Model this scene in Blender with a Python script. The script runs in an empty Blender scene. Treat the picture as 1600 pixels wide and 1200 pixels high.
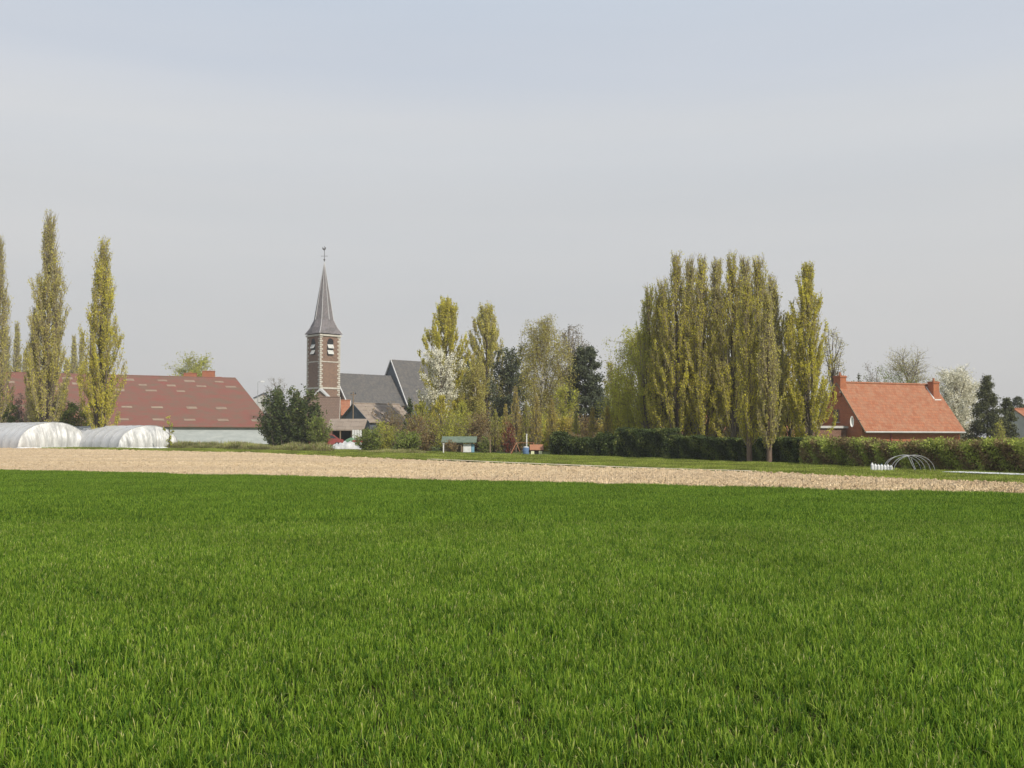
import bpy, math, random
import numpy as np
from mathutils import Vector, Matrix

# ---------------------------------------------------------------- camera, sky, sun, exposure
SC = bpy.context.scene
COL = SC.collection
F = 1690.0                      # focal length in photo pixels (1600 wide)
HOR = 686.0                     # horizon row
EYE = 1.6
PITCH = math.atan((HOR - 600.0) / F)
cam_d = bpy.data.cameras.new("camera"); cam = bpy.data.objects.new("camera", cam_d); COL.objects.link(cam)
cam.location = (0, 0, EYE); cam.rotation_euler = (math.pi / 2 + PITCH, 0, 0)
cam_d.sensor_width = 36.0; cam_d.lens = 36.0 * F / 1600.0
cam_d.clip_start = 0.1; cam_d.clip_end = 9000
SC.camera = cam
SUN_EL, SUN_AZ = math.radians(41), math.radians(138)     # azimuth clockwise from the view direction
world = bpy.data.worlds.new("World"); SC.world = world; world.use_nodes = True
wn, wl = world.node_tree.nodes, world.node_tree.links
wn.clear()
w_out = wn.new('ShaderNodeOutputWorld'); w_bg = wn.new('ShaderNodeBackground'); w_bg.inputs['Strength'].default_value = 0.1
w_sky = wn.new('ShaderNodeTexSky'); w_sky.sky_type = 'NISHITA'; w_sky.sun_disc = False
w_sky.sun_elevation = SUN_EL; w_sky.sun_rotation = SUN_AZ; w_sky.air_density = 1.0; w_sky.dust_density = 3.0; w_sky.ozone_density = 1.0
w_tc = wn.new('ShaderNodeTexCoord'); w_map = wn.new('ShaderNodeMapping'); w_map.inputs['Scale'].default_value = (1.0, 1.0, 9.0)
w_map.inputs['Rotation'].default_value = (0, math.radians(3), 0)
wl.new(w_tc.outputs['Generated'], w_map.inputs['Vector'])
w_n = wn.new('ShaderNodeTexNoise'); w_n.inputs['Scale'].default_value = 1.3; w_n.inputs['Detail'].default_value = 5; w_n.inputs['Roughness'].default_value = 0.5
wl.new(w_map.outputs['Vector'], w_n.inputs['Vector'])
w_cr = wn.new('ShaderNodeValToRGB'); w_cr.color_ramp.elements[0].position = 0.30; w_cr.color_ramp.elements[1].position = 0.72
w_cr.color_ramp.elements[0].color = (9.45, 9.65, 9.85, 1); w_cr.color_ramp.elements[1].color = (10.5, 10.4, 10.25, 1)
wl.new(w_n.outputs['Fac'], w_cr.inputs['Fac'])
# veil of high thin cloud: greyer and denser towards the horizon
w_sep = wn.new('ShaderNodeSeparateXYZ'); wl.new(w_tc.outputs['Generated'], w_sep.inputs[0])
w_hr = wn.new('ShaderNodeValToRGB'); w_hr.color_ramp.interpolation = 'EASE'
e = w_hr.color_ramp.elements; e[0].position = 0.0; e[0].color = (0.615, 0.608, 0.605, 1); e[1].position = 0.55; e[1].color = (0.54, 0.62, 0.75, 1)
for p_, c_ in ((.10, (.630, .628, .630)), (.20, (.662, .667, .675)), (.27, (.672, .690, .715)), (.33, (.625, .666, .735)), (.40, (.585, .65, .745))): e.new(p_).color = (*c_, 1)
wl.new(w_sep.outputs[2], w_hr.inputs['Fac'])
w_mul = wn.new('ShaderNodeMixRGB'); w_mul.blend_type = 'MULTIPLY'; w_mul.inputs[0].default_value = 1
wl.new(w_cr.outputs[0], w_mul.inputs[1]); wl.new(w_hr.outputs[0], w_mul.inputs[2])
w_mix = wn.new('ShaderNodeMixRGB'); w_mix.inputs[0].default_value = 0.94
wl.new(w_sky.outputs[0], w_mix.inputs[1]); wl.new(w_mul.outputs[0], w_mix.inputs[2])
wl.new(w_mix.outputs[0], w_bg.inputs['Color']); wl.new(w_bg.outputs[0], w_out.inputs['Surface'])
sun_d = bpy.data.lights.new("sun", 'SUN'); sun_d.energy = 4.3; sun_d.angle = math.radians(0.6); sun_d.color = (1.0, 0.93, 0.82)
sun = bpy.data.objects.new("sun", sun_d); COL.objects.link(sun)
_sd = Vector((math.cos(SUN_EL) * math.sin(SUN_AZ), math.cos(SUN_EL) * math.cos(SUN_AZ), math.sin(SUN_EL)))
sun.rotation_euler = _sd.to_track_quat('Z', 'Y').to_euler(); sun.location = (30, -30, 60)
SC.view_settings.view_transform = 'Standard'; SC.view_settings.look = 'None'; SC.view_settings.exposure = 0; SC.view_settings.gamma = 1
SC.cycles.max_bounces = 6; SC.cycles.transparent_max_bounces = 12

RNG = np.random.default_rng(7)
random.seed(7)

# ---------------------------------------------------------------- helpers
def P(px, py, Y):
    """world point seen at photo pixel (px,py) on the vertical plane y=Y"""
    u, v = (px - 800) / F, (600 - py) / F
    cp, sp = math.cos(PITCH), math.sin(PITCH)
    dy = cp - v * sp; dz = sp + v * cp
    k = Y / dy
    return Vector((u * k, Y, EYE + dz * k))

def gz(y):
    return float(np.interp(y, [56, 130], [0.0, 0.74]))

def tag(o, label=None, cat=None, group=None, kind=None):
    if label: o['label'] = label
    if cat: o['category'] = cat
    if group: o['group'] = group
    if kind: o['kind'] = kind
    return o

def empty(name, loc, rz=0.0):
    o = bpy.data.objects.new(name, None); COL.objects.link(o)
    o.location = loc; o.rotation_euler = (0, 0, rz); o.empty_display_size = 0.5
    return o

def link(name, me, mat, parent=None, loc=None):
    o = bpy.data.objects.new(name, me); COL.objects.link(o)
    if mat: me.materials.append(mat)
    if parent: o.parent = parent
    if loc is not None: o.location = loc
    return o

class MB:
    def __init__(s): s.v = []; s.f = []
    def add(s, vs, fs):
        b = len(s.v); s.v += [tuple(p) for p in vs]; s.f += [tuple(i + b for i in f) for f in fs]; return s
    def box(s, c, d, rz=0.0, rx=0.0, ry=0.0):
        M = Matrix.Translation(c) @ Matrix.Rotation(rz, 4, 'Z') @ Matrix.Rotation(ry, 4, 'Y') @ Matrix.Rotation(rx, 4, 'X')
        vs = [M @ Vector((x * d[0] / 2, y * d[1] / 2, z * d[2] / 2)) for x in (-1, 1) for y in (-1, 1) for z in (-1, 1)]
        return s.add(vs, [(0, 1, 3, 2), (4, 6, 7, 5), (0, 4, 5, 1), (2, 3, 7, 6), (0, 2, 6, 4), (1, 5, 7, 3)])
    def extrude(s, pts, d):
        n = len(pts); d = Vector(d); vs = [Vector(p) for p in pts] + [Vector(p) + d for p in pts]
        return s.add(vs, [tuple(range(n))[::-1], tuple(range(n, 2 * n))] + [(i, (i + 1) % n, n + (i + 1) % n, n + i) for i in range(n)])
    def tube(s, p0, p1, r0, r1=None, n=6):
        if r1 is None: r1 = r0
        p0, p1 = Vector(p0), Vector(p1); q = (p1 - p0).to_track_quat('Z', 'Y')
        vs = []
        for p, r in ((p0, r0), (p1, r1)):
            for k in range(n):
                a = 2 * math.pi * k / n; vs.append(p + q @ Vector((math.cos(a) * r, math.sin(a) * r, 0)))
        return s.add(vs, [(k, (k + 1) % n, n + (k + 1) % n, n + k) for k in range(n)] + [tuple(range(n))[::-1], tuple(range(n, 2 * n))])
    def path(s, pts, r, n=6):
        for a, b in zip(pts[:-1], pts[1:]): s.tube(a, b, r, r, n)
        return s
    def lathe(s, prof, c=(0, 0, 0), n=16):
        vs = []; c = Vector(c)
        for r, z in prof:
            for k in range(n):
                a = 2 * math.pi * k / n; vs.append(c + Vector((r * math.cos(a), r * math.sin(a), z)))
        fs = [(j * n + k, j * n + (k + 1) % n, (j + 1) * n + (k + 1) % n, (j + 1) * n + k) for j in range(len(prof) - 1) for k in range(n)]
        fs += [tuple(range(n))[::-1], tuple(range((len(prof) - 1) * n, len(prof) * n))]
        return s.add(vs, fs)
    def build(s, name, mat, parent=None, loc=None, smooth=False):
        me = bpy.data.meshes.new(name); me.from_pydata(s.v, [], s.f); me.validate()
        if smooth: me.shade_smooth()
        return link(name, me, mat, parent, loc)

def np_mesh(name, V, Q, rnd=None, smooth=False):
    """V (n,3), Q list of arrays of polygons each (m,k)"""
    me = bpy.data.meshes.new(name)
    me.vertices.add(len(V)); me.vertices.foreach_set('co', np.asarray(V, dtype=np.float32).ravel())
    idx = np.concatenate([q.ravel() for q in Q]).astype(np.int32)
    tot = np.concatenate([np.full(len(q), q.shape[1], dtype=np.int32) for q in Q])
    start = np.concatenate([[0], np.cumsum(tot)[:-1]]).astype(np.int32)
    me.loops.add(len(idx)); me.loops.foreach_set('vertex_index', idx)
    me.polygons.add(len(tot)); me.polygons.foreach_set('loop_start', start)
    try: me.polygons.foreach_set('loop_total', tot)
    except Exception: pass
    if smooth: me.polygons.foreach_set('use_smooth', np.ones(len(tot), dtype=bool))
    me.update(calc_edges=True)
    if rnd is not None:
        a = me.attributes.new('rnd', 'FLOAT', 'POINT'); a.data.foreach_set('value', np.asarray(rnd, dtype=np.float32))
    return me

# ---------------------------------------------------------------- materials
def nodes(name):
    m = bpy.data.materials.new(name); m.use_nodes = True
    nt = m.node_tree; b = nt.nodes['Principled BSDF']
    return m, nt.nodes, nt.links, b

def ramp(n, cols):
    cr = n.new('ShaderNodeValToRGB'); els = cr.color_ramp.elements
    while len(els) > 1: els.remove(els[0])
    for i, (p, c) in enumerate(cols):
        if i == 0: els[0].position = p; els[0].color = (*c, 1)
        else: els.new(p).color = (*c, 1)
    return cr

def surf(name, cols, scale=3.0, rough=0.85, bump=0.0, bscale=None, detail=6, stretch=(1, 1, 1), spec=0.12, metal=0.0, coord='Object'):
    """noise-mottled surface; cols = list of (pos,color)"""
    m, n, l, b = nodes(name)
    tc = n.new('ShaderNodeTexCoord'); mp = n.new('ShaderNodeMapping'); mp.inputs['Scale'].default_value = stretch
    l.new(tc.outputs[coord], mp.inputs['Vector'])
    t = n.new('ShaderNodeTexNoise'); t.inputs['Scale'].default_value = scale; t.inputs['Detail'].default_value = detail; t.inputs['Roughness'].default_value = 0.65
    l.new(mp.outputs[0], t.inputs['Vector'])
    cr = ramp(n, cols); l.new(t.outputs['Fac'], cr.inputs[0]); l.new(cr.outputs[0], b.inputs['Base Color'])
    b.inputs['Roughness'].default_value = rough; b.inputs['Specular IOR Level'].default_value = spec; b.inputs['Metallic'].default_value = metal
    if bump:
        t2 = n.new('ShaderNodeTexNoise'); t2.inputs['Scale'].default_value = bscale or scale * 4; t2.inputs['Detail'].default_value = 4
        l.new(mp.outputs[0], t2.inputs['Vector'])
        bp = n.new('ShaderNodeBump'); bp.inputs['Strength'].default_value = bump; bp.inputs['Distance'].default_value = 0.1
        l.new(t2.outputs['Fac'], bp.inputs['Height']); l.new(bp.outputs[0], b.inputs['Normal'])
    return m

def tiles(name, c1, c2, mortar, w=0.5, h=0.35, scale=1.0, msize=0.03, weather=None, rough=0.85, plane='roof', bump=0.4):
    """brick / roof-tile courses with weather patches, on object coordinates.
    plane: 'roof' uses (x,z), 'wall' uses (x+y, z)"""
    m, n, l, b = nodes(name)
    tc = n.new('ShaderNodeTexCoord'); sep = n.new('ShaderNodeSeparateXYZ'); l.new(tc.outputs['Object'], sep.inputs[0])
    comb = n.new('ShaderNodeCombineXYZ')
    if plane == 'wall':
        ad = n.new('ShaderNodeMath'); ad.operation = 'ADD'; l.new(sep.outputs[0], ad.inputs[0]); l.new(sep.outputs[1], ad.inputs[1]); l.new(ad.outputs[0], comb.inputs[0])
    else: l.new(sep.outputs[0], comb.inputs[0])
    l.new(sep.outputs[2], comb.inputs[1])
    br = n.new('ShaderNodeTexBrick'); br.inputs['Scale'].default_value = scale
    br.inputs['Color1'].default_value = (*c1, 1); br.inputs['Color2'].default_value = (*c2, 1); br.inputs['Mortar'].default_value = (*mortar, 1)
    br.inputs['Mortar Size'].default_value = msize; br.inputs['Brick Width'].default_value = w; br.inputs['Row Height'].default_value = h
    l.new(comb.outputs[0], br.inputs['Vector'])
    t = n.new('ShaderNodeTexNoise'); t.inputs['Scale'].default_value = 1.6; t.inputs['Detail'].default_value = 9; t.inputs['Roughness'].default_value = 0.7
    l.new(tc.outputs['Object'], t.inputs['Vector'])
    wc = weather or tuple(x * 0.6 for x in c1)
    mx = n.new('ShaderNodeMixRGB'); mx.inputs[2].default_value = (*wc, 1)
    rr = ramp(n, [(0.42, (0, 0, 0)), (0.72, (0.75, 0.75, 0.75))]); l.new(t.outputs['Fac'], rr.inputs[0]); l.new(rr.outputs[0], mx.inputs[0])
    l.new(br.outputs['Color'], mx.inputs[1]); l.new(mx.outputs[0], b.inputs['Base Color'])
    b.inputs['Roughness'].default_value = rough; b.inputs['Specular IOR Level'].default_value = 0.08
    bp = n.new('ShaderNodeBump'); bp.inputs['Strength'].default_value = bump; bp.inputs['Distance'].default_value = 0.03; bp.invert = True
    l.new(br.outputs['Fac'], bp.inputs['Height']); l.new(bp.outputs[0], b.inputs['Normal'])
    return m

def leafmat(name, cols, trans=0.35, rough=0.65, spec=0.12, wvar=0.0, wscale=0.3):
    """foliage: colour by the per-leaf random attribute; grass blades add painted shade at the base"""
    m, n, l, b = nodes(name)
    at = n.new('ShaderNodeAttribute'); at.attribute_name = 'rnd'
    cr = ramp(n, cols); l.new(at.outputs['Fac'], cr.inputs[0])
    out = cr.outputs[0]
    if wvar:
        g = n.new('ShaderNodeNewGeometry'); t = n.new('ShaderNodeTexNoise'); t.inputs['Scale'].default_value = wscale; t.inputs['Detail'].default_value = 4
        l.new(g.outputs['Position'], t.inputs['Vector'])
        mr = n.new('ShaderNodeMapRange'); mr.inputs[1].default_value = 0.3; mr.inputs[2].default_value = 0.7; mr.inputs[3].default_value = 1 - wvar; mr.inputs[4].default_value = 1 + wvar
        l.new(t.outputs['Fac'], mr.inputs[0])
        hs = n.new('ShaderNodeHueSaturation'); l.new(mr.outputs[0], hs.inputs['Value']); l.new(out, hs.inputs['Color']); out = hs.outputs[0]
    l.new(out, b.inputs['Base Color']); b.inputs['Roughness'].default_value = rough; b.inputs['Specular IOR Level'].default_value = spec
    if trans:
        tr = n.new('ShaderNodeBsdfTranslucent'); l.new(out, tr.inputs['Color'])
        mx = n.new('ShaderNodeMixShader'); mx.inputs[0].default_value = trans
        l.new(b.outputs[0], mx.inputs[1]); l.new(tr.outputs[0], mx.inputs[2])
        l.new(mx.outputs[0], n['Material Output'].inputs['Surface'])
    return m

M = {}
M['poplar'] = leafmat('poplar_leaves', [(0.0, (0.34, 0.26, 0.13)), (0.25, (0.50, 0.43, 0.12)), (0.5, (0.62, 0.575, 0.09)), (0.8, (0.70, 0.65, 0.08)), (1.0, (0.80, 0.70, 0.10))], .5, wvar=.2, wscale=.5)
M['poplar_old'] = leafmat('poplar_leaves_sparse', [(0.0, (0.38, 0.31, 0.20)), (0.3, (0.54, 0.48, 0.22)), (0.6, (0.60, 0.56, 0.14)), (1.0, (0.74, 0.67, 0.11))], .5, wvar=.2, wscale=.5)
M['gold'] = leafmat('golden_leaves', [(0.0, (0.38, 0.24, 0.09)), (0.4, (0.56, 0.45, 0.08)), (1.0, (0.68, 0.60, 0.10))], .42)
M['lime'] = leafmat('young_green_leaves', [(0.0, (0.28, 0.23, 0.08)), (0.4, (0.47, 0.47, 0.08)), (1.0, (0.62, 0.63, 0.09))], .5, wvar=.2, wscale=.5)
M['birch'] = leafmat('birch_leaves', [(0.0, (0.26, 0.20, 0.10)), (0.35, (0.42, 0.37, 0.11)), (1.0, (0.56, 0.53, 0.12))], .4)
M['green'] = leafmat('shrub_leaves', [(0.0, (0.09, 0.10, 0.03)), (0.5, (0.20, 0.25, 0.055)), (1.0, (0.36, 0.42, 0.09))], 0.42)
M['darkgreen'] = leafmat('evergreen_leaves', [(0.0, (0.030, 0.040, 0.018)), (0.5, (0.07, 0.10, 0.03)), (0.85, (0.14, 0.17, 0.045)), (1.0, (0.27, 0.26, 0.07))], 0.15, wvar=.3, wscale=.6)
M['pine'] = leafmat('pine_needles', [(0.0, (0.055, 0.065, 0.045)), (0.6, (0.105, 0.125, 0.07)), (1.0, (0.20, 0.22, 0.10))], 0.25)
M['spruce'] = leafmat('spruce_needles', [(0.0, (0.05, 0.055, 0.03)), (0.6, (0.11, 0.12, 0.05)), (1.0, (0.20, 0.21, 0.08))], 0.15)
M['blossom'] = leafmat('blossom', [(0.0, (0.45, 0.42, 0.27)), (0.3, (0.74, 0.71, 0.56)), (1.0, (0.88, 0.86, 0.74))], 0.3)
M['baretwig'] = leafmat('bare_twigs', [(0.0, (0.16, 0.13, 0.10)), (0.6, (0.26, 0.22, 0.17)), (1.0, (0.30, 0.31, 0.16))], 0.1)
M['brown'] = leafmat('brown_leaves', [(0.0, (0.14, 0.08, 0.045)), (0.5, (0.27, 0.18, 0.08)), (0.8, (0.32, 0.26, 0.09)), (1.0, (0.24, 0.26, 0.07))], 0.3)
M['mixhedge'] = leafmat('mixed_hedge_leaves', [(0.0, (0.17, 0.11, 0.07)), (0.35, (0.30, 0.22, 0.10)), (0.48, (0.25, 0.27, 0.08)), (0.8, (0.34, 0.40, 0.08)), (1.0, (0.50, 0.52, 0.11))], 0.3, wvar=0.4, wscale=0.7)
M['red'] = leafmat('red_leaves', [(0.0, (0.12, 0.04, 0.03)), (1.0, (0.33, 0.09, 0.06))], 0.25)
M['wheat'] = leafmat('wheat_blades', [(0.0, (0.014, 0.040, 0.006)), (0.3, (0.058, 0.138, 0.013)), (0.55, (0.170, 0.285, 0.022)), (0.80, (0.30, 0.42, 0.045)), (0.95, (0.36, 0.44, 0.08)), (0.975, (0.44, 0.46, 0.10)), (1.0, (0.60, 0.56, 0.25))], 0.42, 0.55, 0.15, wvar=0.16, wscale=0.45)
M['verge'] = leafmat('verge_grass', [(0.0, (0.12, 0.14, 0.03)), (0.5, (0.22, 0.28, 0.04)), (0.85, (0.34, 0.38, 0.07)), (1.0, (0.50, 0.42, 0.18))], 0.35, 0.5, wvar=0.5, wscale=0.5)
M['weed'] = leafmat('dry_weeds', [(0.0, (0.16, 0.13, 0.06)), (0.35, (0.30, 0.24, 0.12)), (0.5, (0.24, 0.29, 0.07)), (0.85, (0.34, 0.33, 0.12)), (1.0, (0.60, 0.48, 0.33))], 0.3, wvar=0.45, wscale=0.5)
M['bark'] = surf('bark', [(0.3, (0.07, 0.055, 0.04)), (0.7, (0.17, 0.14, 0.11))], 6, stretch=(3, 3, .6))
M['twig'] = surf('twig_bark', [(0.3, (0.20, 0.17, 0.11)), (0.7, (0.34, 0.29, 0.20))], 3)
M['twigbrown'] = surf('brown_twig_bark', [(0.3, (0.12, 0.09, 0.06)), (0.7, (0.24, 0.19, 0.12))], 3)
M['redbark'] = surf('reddish_bark', [(0.3, (0.11, 0.075, 0.055)), (0.7, (0.22, 0.16, 0.12))], 6, stretch=(3, 3, .6))
M['birchbark'] = surf('birch_bark', [(0.40, (0.07, 0.06, 0.05)), (0.47, (0.50, 0.47, 0.40)), (0.8, (0.62, 0.59, 0.52))], 2.2, stretch=(1, 1, 2.2))
M['soil'] = surf('dry_soil', [(0.30, (0.24, 0.155, 0.09)), (0.40, (0.56, 0.41, 0.235)), (0.55, (0.66, 0.50, 0.30)), (0.70, (0.80, 0.64, 0.42))], 2.2, 0.95, 1.0, 14, 3, spec=0.1)
def _soiltint(m):
    n, l = m.node_tree.nodes, m.node_tree.links; b = n['Principled BSDF']
    src = b.inputs['Base Color'].links[0].from_socket
    g = n.new('ShaderNodeNewGeometry'); t = n.new('ShaderNodeTexNoise'); t.inputs['Scale'].default_value = .16; t.inputs['Detail'].default_value = 5
    mp = n.new('ShaderNodeMapping'); mp.inputs['Rotation'].default_value = (0, 0, math.radians(52)); mp.inputs['Scale'].default_value = (.25, 1.6, 1)
    l.new(g.outputs['Position'], mp.inputs['Vector']); l.new(mp.outputs[0], t.inputs['Vector'])
    r = ramp(n, [(.42, (0, 0, 0)), (.66, (.7, .7, .7))]); l.new(t.outputs['Fac'], r.inputs[0])
    mx = n.new('ShaderNodeMixRGB'); mx.inputs[2].default_value = (.50, .37, .24, 1); l.new(r.outputs[0], mx.inputs[0]); l.new(src, mx.inputs[1]); l.new(mx.outputs[0], b.inputs['Base Color'])
_soiltint(M['soil'])
M['track'] = surf('pale_dust', [(0.3, (0.45, 0.36, 0.25)), (0.7, (0.62, 0.54, 0.42))], 3, 0.95, 0.4)
M['cropsoil'] = surf('damp_soil', [(0.3, (0.03, 0.035, 0.012)), (0.7, (0.06, 0.06, 0.022))], 4, 1.0, 0.5, spec=0.0)
M['ground'] = surf('rough_grass_ground', [(0.3, (0.06, 0.08, 0.025)), (0.6, (0.11, 0.14, 0.04)), (0.75, (0.16, 0.14, 0.07))], 0.8, 0.95, 0.4, 8)
M['plastic'] = surf('greenhouse_film', [(0.3, (0.42, 0.43, 0.44)), (0.6, (0.52, 0.52, 0.52)), (0.8, (0.62, 0.62, 0.60))], 1.2, 0.38, 0.5, 2.5, stretch=(1, 1, .5), spec=0.5)
M['endfilm'] = surf('gathered_film', [(0.3, (0.34, 0.34, 0.33)), (0.5, (0.50, 0.50, 0.48)), (0.7, (0.74, 0.73, 0.70))], 1.6, 0.4, 0.8, 3, stretch=(1, 1, .35), spec=0.5)
M['pipe'] = surf('galvanised_pipe', [(0.3, (0.24, 0.25, 0.26)), (0.7, (0.42, 0.43, 0.44))], 5, 0.45, spec=0.5)
M['whitepl'] = surf('white_plastic', [(0.3, (0.62, 0.63, 0.63)), (0.7, (0.80, 0.80, 0.79))], 8, 0.5, spec=0.5)
M['white'] = surf('white_paint', [(0.3, (0.62, 0.62, 0.60)), (0.7, (0.80, 0.80, 0.78))], 4, 0.6)
M['slate'] = tiles('slate_roof', (0.095, 0.096, 0.098), (0.13, 0.125, 0.12), (0.065, 0.065, 0.065), 0.4, 0.25, weather=(0.19, 0.165, 0.14))
M['spire'] = tiles('spire_slate', (0.16, 0.155, 0.16), (0.21, 0.195, 0.20), (0.10, 0.09, 0.09), 0.4, 0.3, weather=(0.25, 0.215, 0.215), plane='wall')
M['lead'] = surf('lead_strip', [(0.3, (0.42, 0.42, 0.42)), (0.7, (0.58, 0.57, 0.56))], 3, 0.6)
M['brick_t'] = tiles('old_tower_brick', (0.26, 0.150, 0.100), (0.19, 0.112, 0.08), (0.28, 0.23, 0.18), 0.5, 0.2, msize=0.02, weather=(0.15, 0.105, 0.085), plane='wall')
M['brick_o'] = tiles('orange_brick', (0.46, 0.155, 0.065), (0.36, 0.12, 0.055), (0.34, 0.20, 0.13), 0.3, 0.12, msize=0.012, weather=(0.32, 0.12, 0.08), plane='wall')
M['brick_d'] = tiles('brown_brick', (0.24, 0.12, 0.08), (0.17, 0.09, 0.06), (0.25, 0.2, 0.16), 0.3, 0.12, msize=0.012, plane='wall')
M['stone'] = surf('pale_stone', [(0.3, (0.42, 0.39, 0.33)), (0.7, (0.60, 0.57, 0.50))], 2, 0.9, 0.3)
M['tile_o'] = tiles('orange_roof_tiles', (0.39, 0.155, 0.082), (0.29, 0.115, 0.063), (0.26, 0.105, 0.062), 0.25, 0.26, msize=0.022, weather=(0.36, 0.22, 0.14), bump=.25)
M['tile_b'] = tiles('brown_roof_tiles', (0.22, 0.145, 0.11), (0.17, 0.115, 0.09), (0.11, 0.08, 0.06), 0.25, 0.26, msize=0.03, weather=(0.16, 0.12, 0.09))
M['tile_g'] = tiles('weathered_roof_sheets', (0.24, 0.19, 0.15), (0.29, 0.235, 0.19), (0.15, 0.12, 0.1), 1.0, 0.6, msize=0.02, weather=(0.33, 0.28, 0.22))
M['clad'] = surf('blue_grey_cladding', [(0.3, (0.075, 0.09, 0.11)), (0.7, (0.12, 0.14, 0.165))], 2, 0.8, stretch=(4, 4, 1))
M['wall_l'] = surf('pale_render', [(0.3, (0.42, 0.42, 0.40)), (0.7, (0.55, 0.54, 0.52))], 1, 0.9)
M['wall_b'] = surf('barn_wall_panels', [(0.3, (0.36, 0.39, 0.39)), (0.55, (0.44, 0.47, 0.47)), (0.8, (0.55, 0.56, 0.54))], 0.7, 0.8, stretch=(1, 1, 3))
M['dark'] = surf('dark_opening', [(0.3, (0.015, 0.015, 0.017)), (0.7, (0.03, 0.03, 0.03))], 2, 0.6)
M['glass'] = surf('window_glass', [(0.3, (0.03, 0.035, 0.045)), (0.7, (0.06, 0.065, 0.08))], 2, 0.12, spec=0.6)
M['louvre'] = surf('louvre_boards', [(0.3, (0.40, 0.40, 0.38)), (0.7, (0.62, 0.62, 0.58))], 3, 0.8)
M['iron'] = surf('wrought_iron', [(0.3, (0.05, 0.05, 0.05)), (0.7, (0.10, 0.09, 0.08))], 4, 0.6)
M['wood'] = surf('weathered_wood', [(0.3, (0.16, 0.11, 0.07)), (0.7, (0.30, 0.23, 0.16))], 4, 0.85, stretch=(4, 4, .5))
M['rust'] = surf('rusty_orange_paint', [(0.3, (0.30, 0.13, 0.07)), (0.7, (0.40, 0.20, 0.12))], 4, 0.7)
M['blue'] = surf('blue_plastic', [(0.3, (0.10, 0.17, 0.30)), (0.7, (0.16, 0.25, 0.40))], 4, 0.5)
M['cyan'] = surf('light_blue_boards', [(0.3, (0.16, 0.32, 0.42)), (0.7, (0.24, 0.42, 0.52))], 4, 0.6)
M['felt'] = surf('green_grey_felt', [(0.3, (0.10, 0.14, 0.10)), (0.7, (0.18, 0.22, 0.17))], 3, 0.9)
M['cream'] = surf('cream_paint', [(0.3, (0.62, 0.64, 0.40)), (0.7, (0.78, 0.78, 0.52))], 5, 0.6)
M['redpaint'] = surf('red_paint', [(0.3, (0.26, 0.05, 0.05)), (0.7, (0.36, 0.08, 0.07))], 4, 0.45, spec=0.5)
M['tarp'] = surf('green_tarpaulin', [(0.3, (0.09, 0.17, 0.10)), (0.7, (0.15, 0.26, 0.15))], 4, 0.5)
def _barnroof():
    m, n, l, b = nodes('red_corrugated_sheets')
    tc = n.new('ShaderNodeTexCoord')
    t = n.new('ShaderNodeTexNoise'); t.inputs['Scale'].default_value = 0.35; t.inputs['Detail'].default_value = 9; t.inputs['Roughness'].default_value = 0.7
    l.new(tc.outputs['Object'], t.inputs['Vector'])
    cr = ramp(n, [(0.34, (0.23, 0.085, 0.066)), (0.5, (0.20, 0.100, 0.074)), (0.66, (0.165, 0.115, 0.08))]); l.new(t.outputs['Fac'], cr.inputs[0])
    sep = n.new('ShaderNodeSeparateXYZ'); l.new(tc.outputs['Object'], sep.inputs[0])
    # laps between rows of sheets
    md = n.new('ShaderNodeMath'); md.operation = 'MODULO'; md.inputs[1].default_value = 1.15; l.new(sep.outputs[2], md.inputs[0])
    lt = n.new('ShaderNodeMath'); lt.operation = 'LESS_THAN'; lt.inputs[1].default_value = 0.06; l.new(md.outputs[0], lt.inputs[0])
    mx = n.new('ShaderNodeMixRGB'); mx.blend_type = 'MULTIPLY'; mx.inputs[2].default_value = (0.95, 0.95, 0.95, 1); l.new(lt.outputs[0], mx.inputs[0]); l.new(cr.outputs[0], mx.inputs[1])
    l.new(mx.outputs[0], b.inputs['Base Color']); b.inputs['Roughness'].default_value = 0.9; b.inputs['Specular IOR Level'].default_value = 0.05
    return m
M['barnroof'] = _barnroof()
M['skylight'] = surf('translucent_roof_sheet', [(0.3, (0.22, 0.14, 0.10)), (0.7, (0.33, 0.26, 0.18))], .8, 0.6)

# ---------------------------------------------------------------- setting: ground sheets
FAR = np.array([[-170, 186], [-95, 145], [-56.8, 120], [-23.6, 99.7], [0, 70], [12.6, 56], [14.8, 49.4], [18.0, 37.6], [23.7, 20], [30, 0], [33, -10]], float)   # far edge of the bare strip
NEAR = np.array([[-90, 90], [-50, 66.5], [-24.9, 52.6], [-10.4, 44], [0, 37.4], [7.8, 32.6], [9.2, 31.2], [13.7, 28.9], [18.5, 20], [25, 0], [28, -10]], float)  # far edge of the crop
FAR[2:8] *= np.array([.985, .94, .905, .885, .90, .965])[:, None]
NEAR[2:8] *= np.array([1.02, 1.035, 1.04, 1.05, 1.05, 1.055])[:, None]
def resample(poly, t):
    d = np.concatenate([[0], np.cumsum(np.linalg.norm(np.diff(poly, axis=0), axis=1))]); d /= d[-1]
    return np.stack([np.interp(t, d, poly[:, 0]), np.interp(t, d, poly[:, 1])], 1)
def crop_limit(x):       # furthest y of the crop at world x
    return np.interp(x, NEAR[:, 0], NEAR[:, 1])
def far_limit(x):
    return np.interp(x, FAR[:, 0], FAR[:, 1])

def structure(name, me, mat):
    o = link(name, me, mat); o['kind'] = 'structure'; return o

xs = [-1500, -300, -60, 0, 60, 300, 1500]; ys = [-300, 0, 56, 130, 300, 1000, 2500]
V = [(x, y, gz(y)) for y in ys for x in xs]
Q = [(j * 7 + i, j * 7 + i + 1, (j + 1) * 7 + i + 1, (j + 1) * 7 + i) for j in range(6) for i in range(6)]
me = bpy.data.meshes.new('ground'); me.from_pydata(V, [], Q); structure('ground', me, M['ground'])

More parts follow.
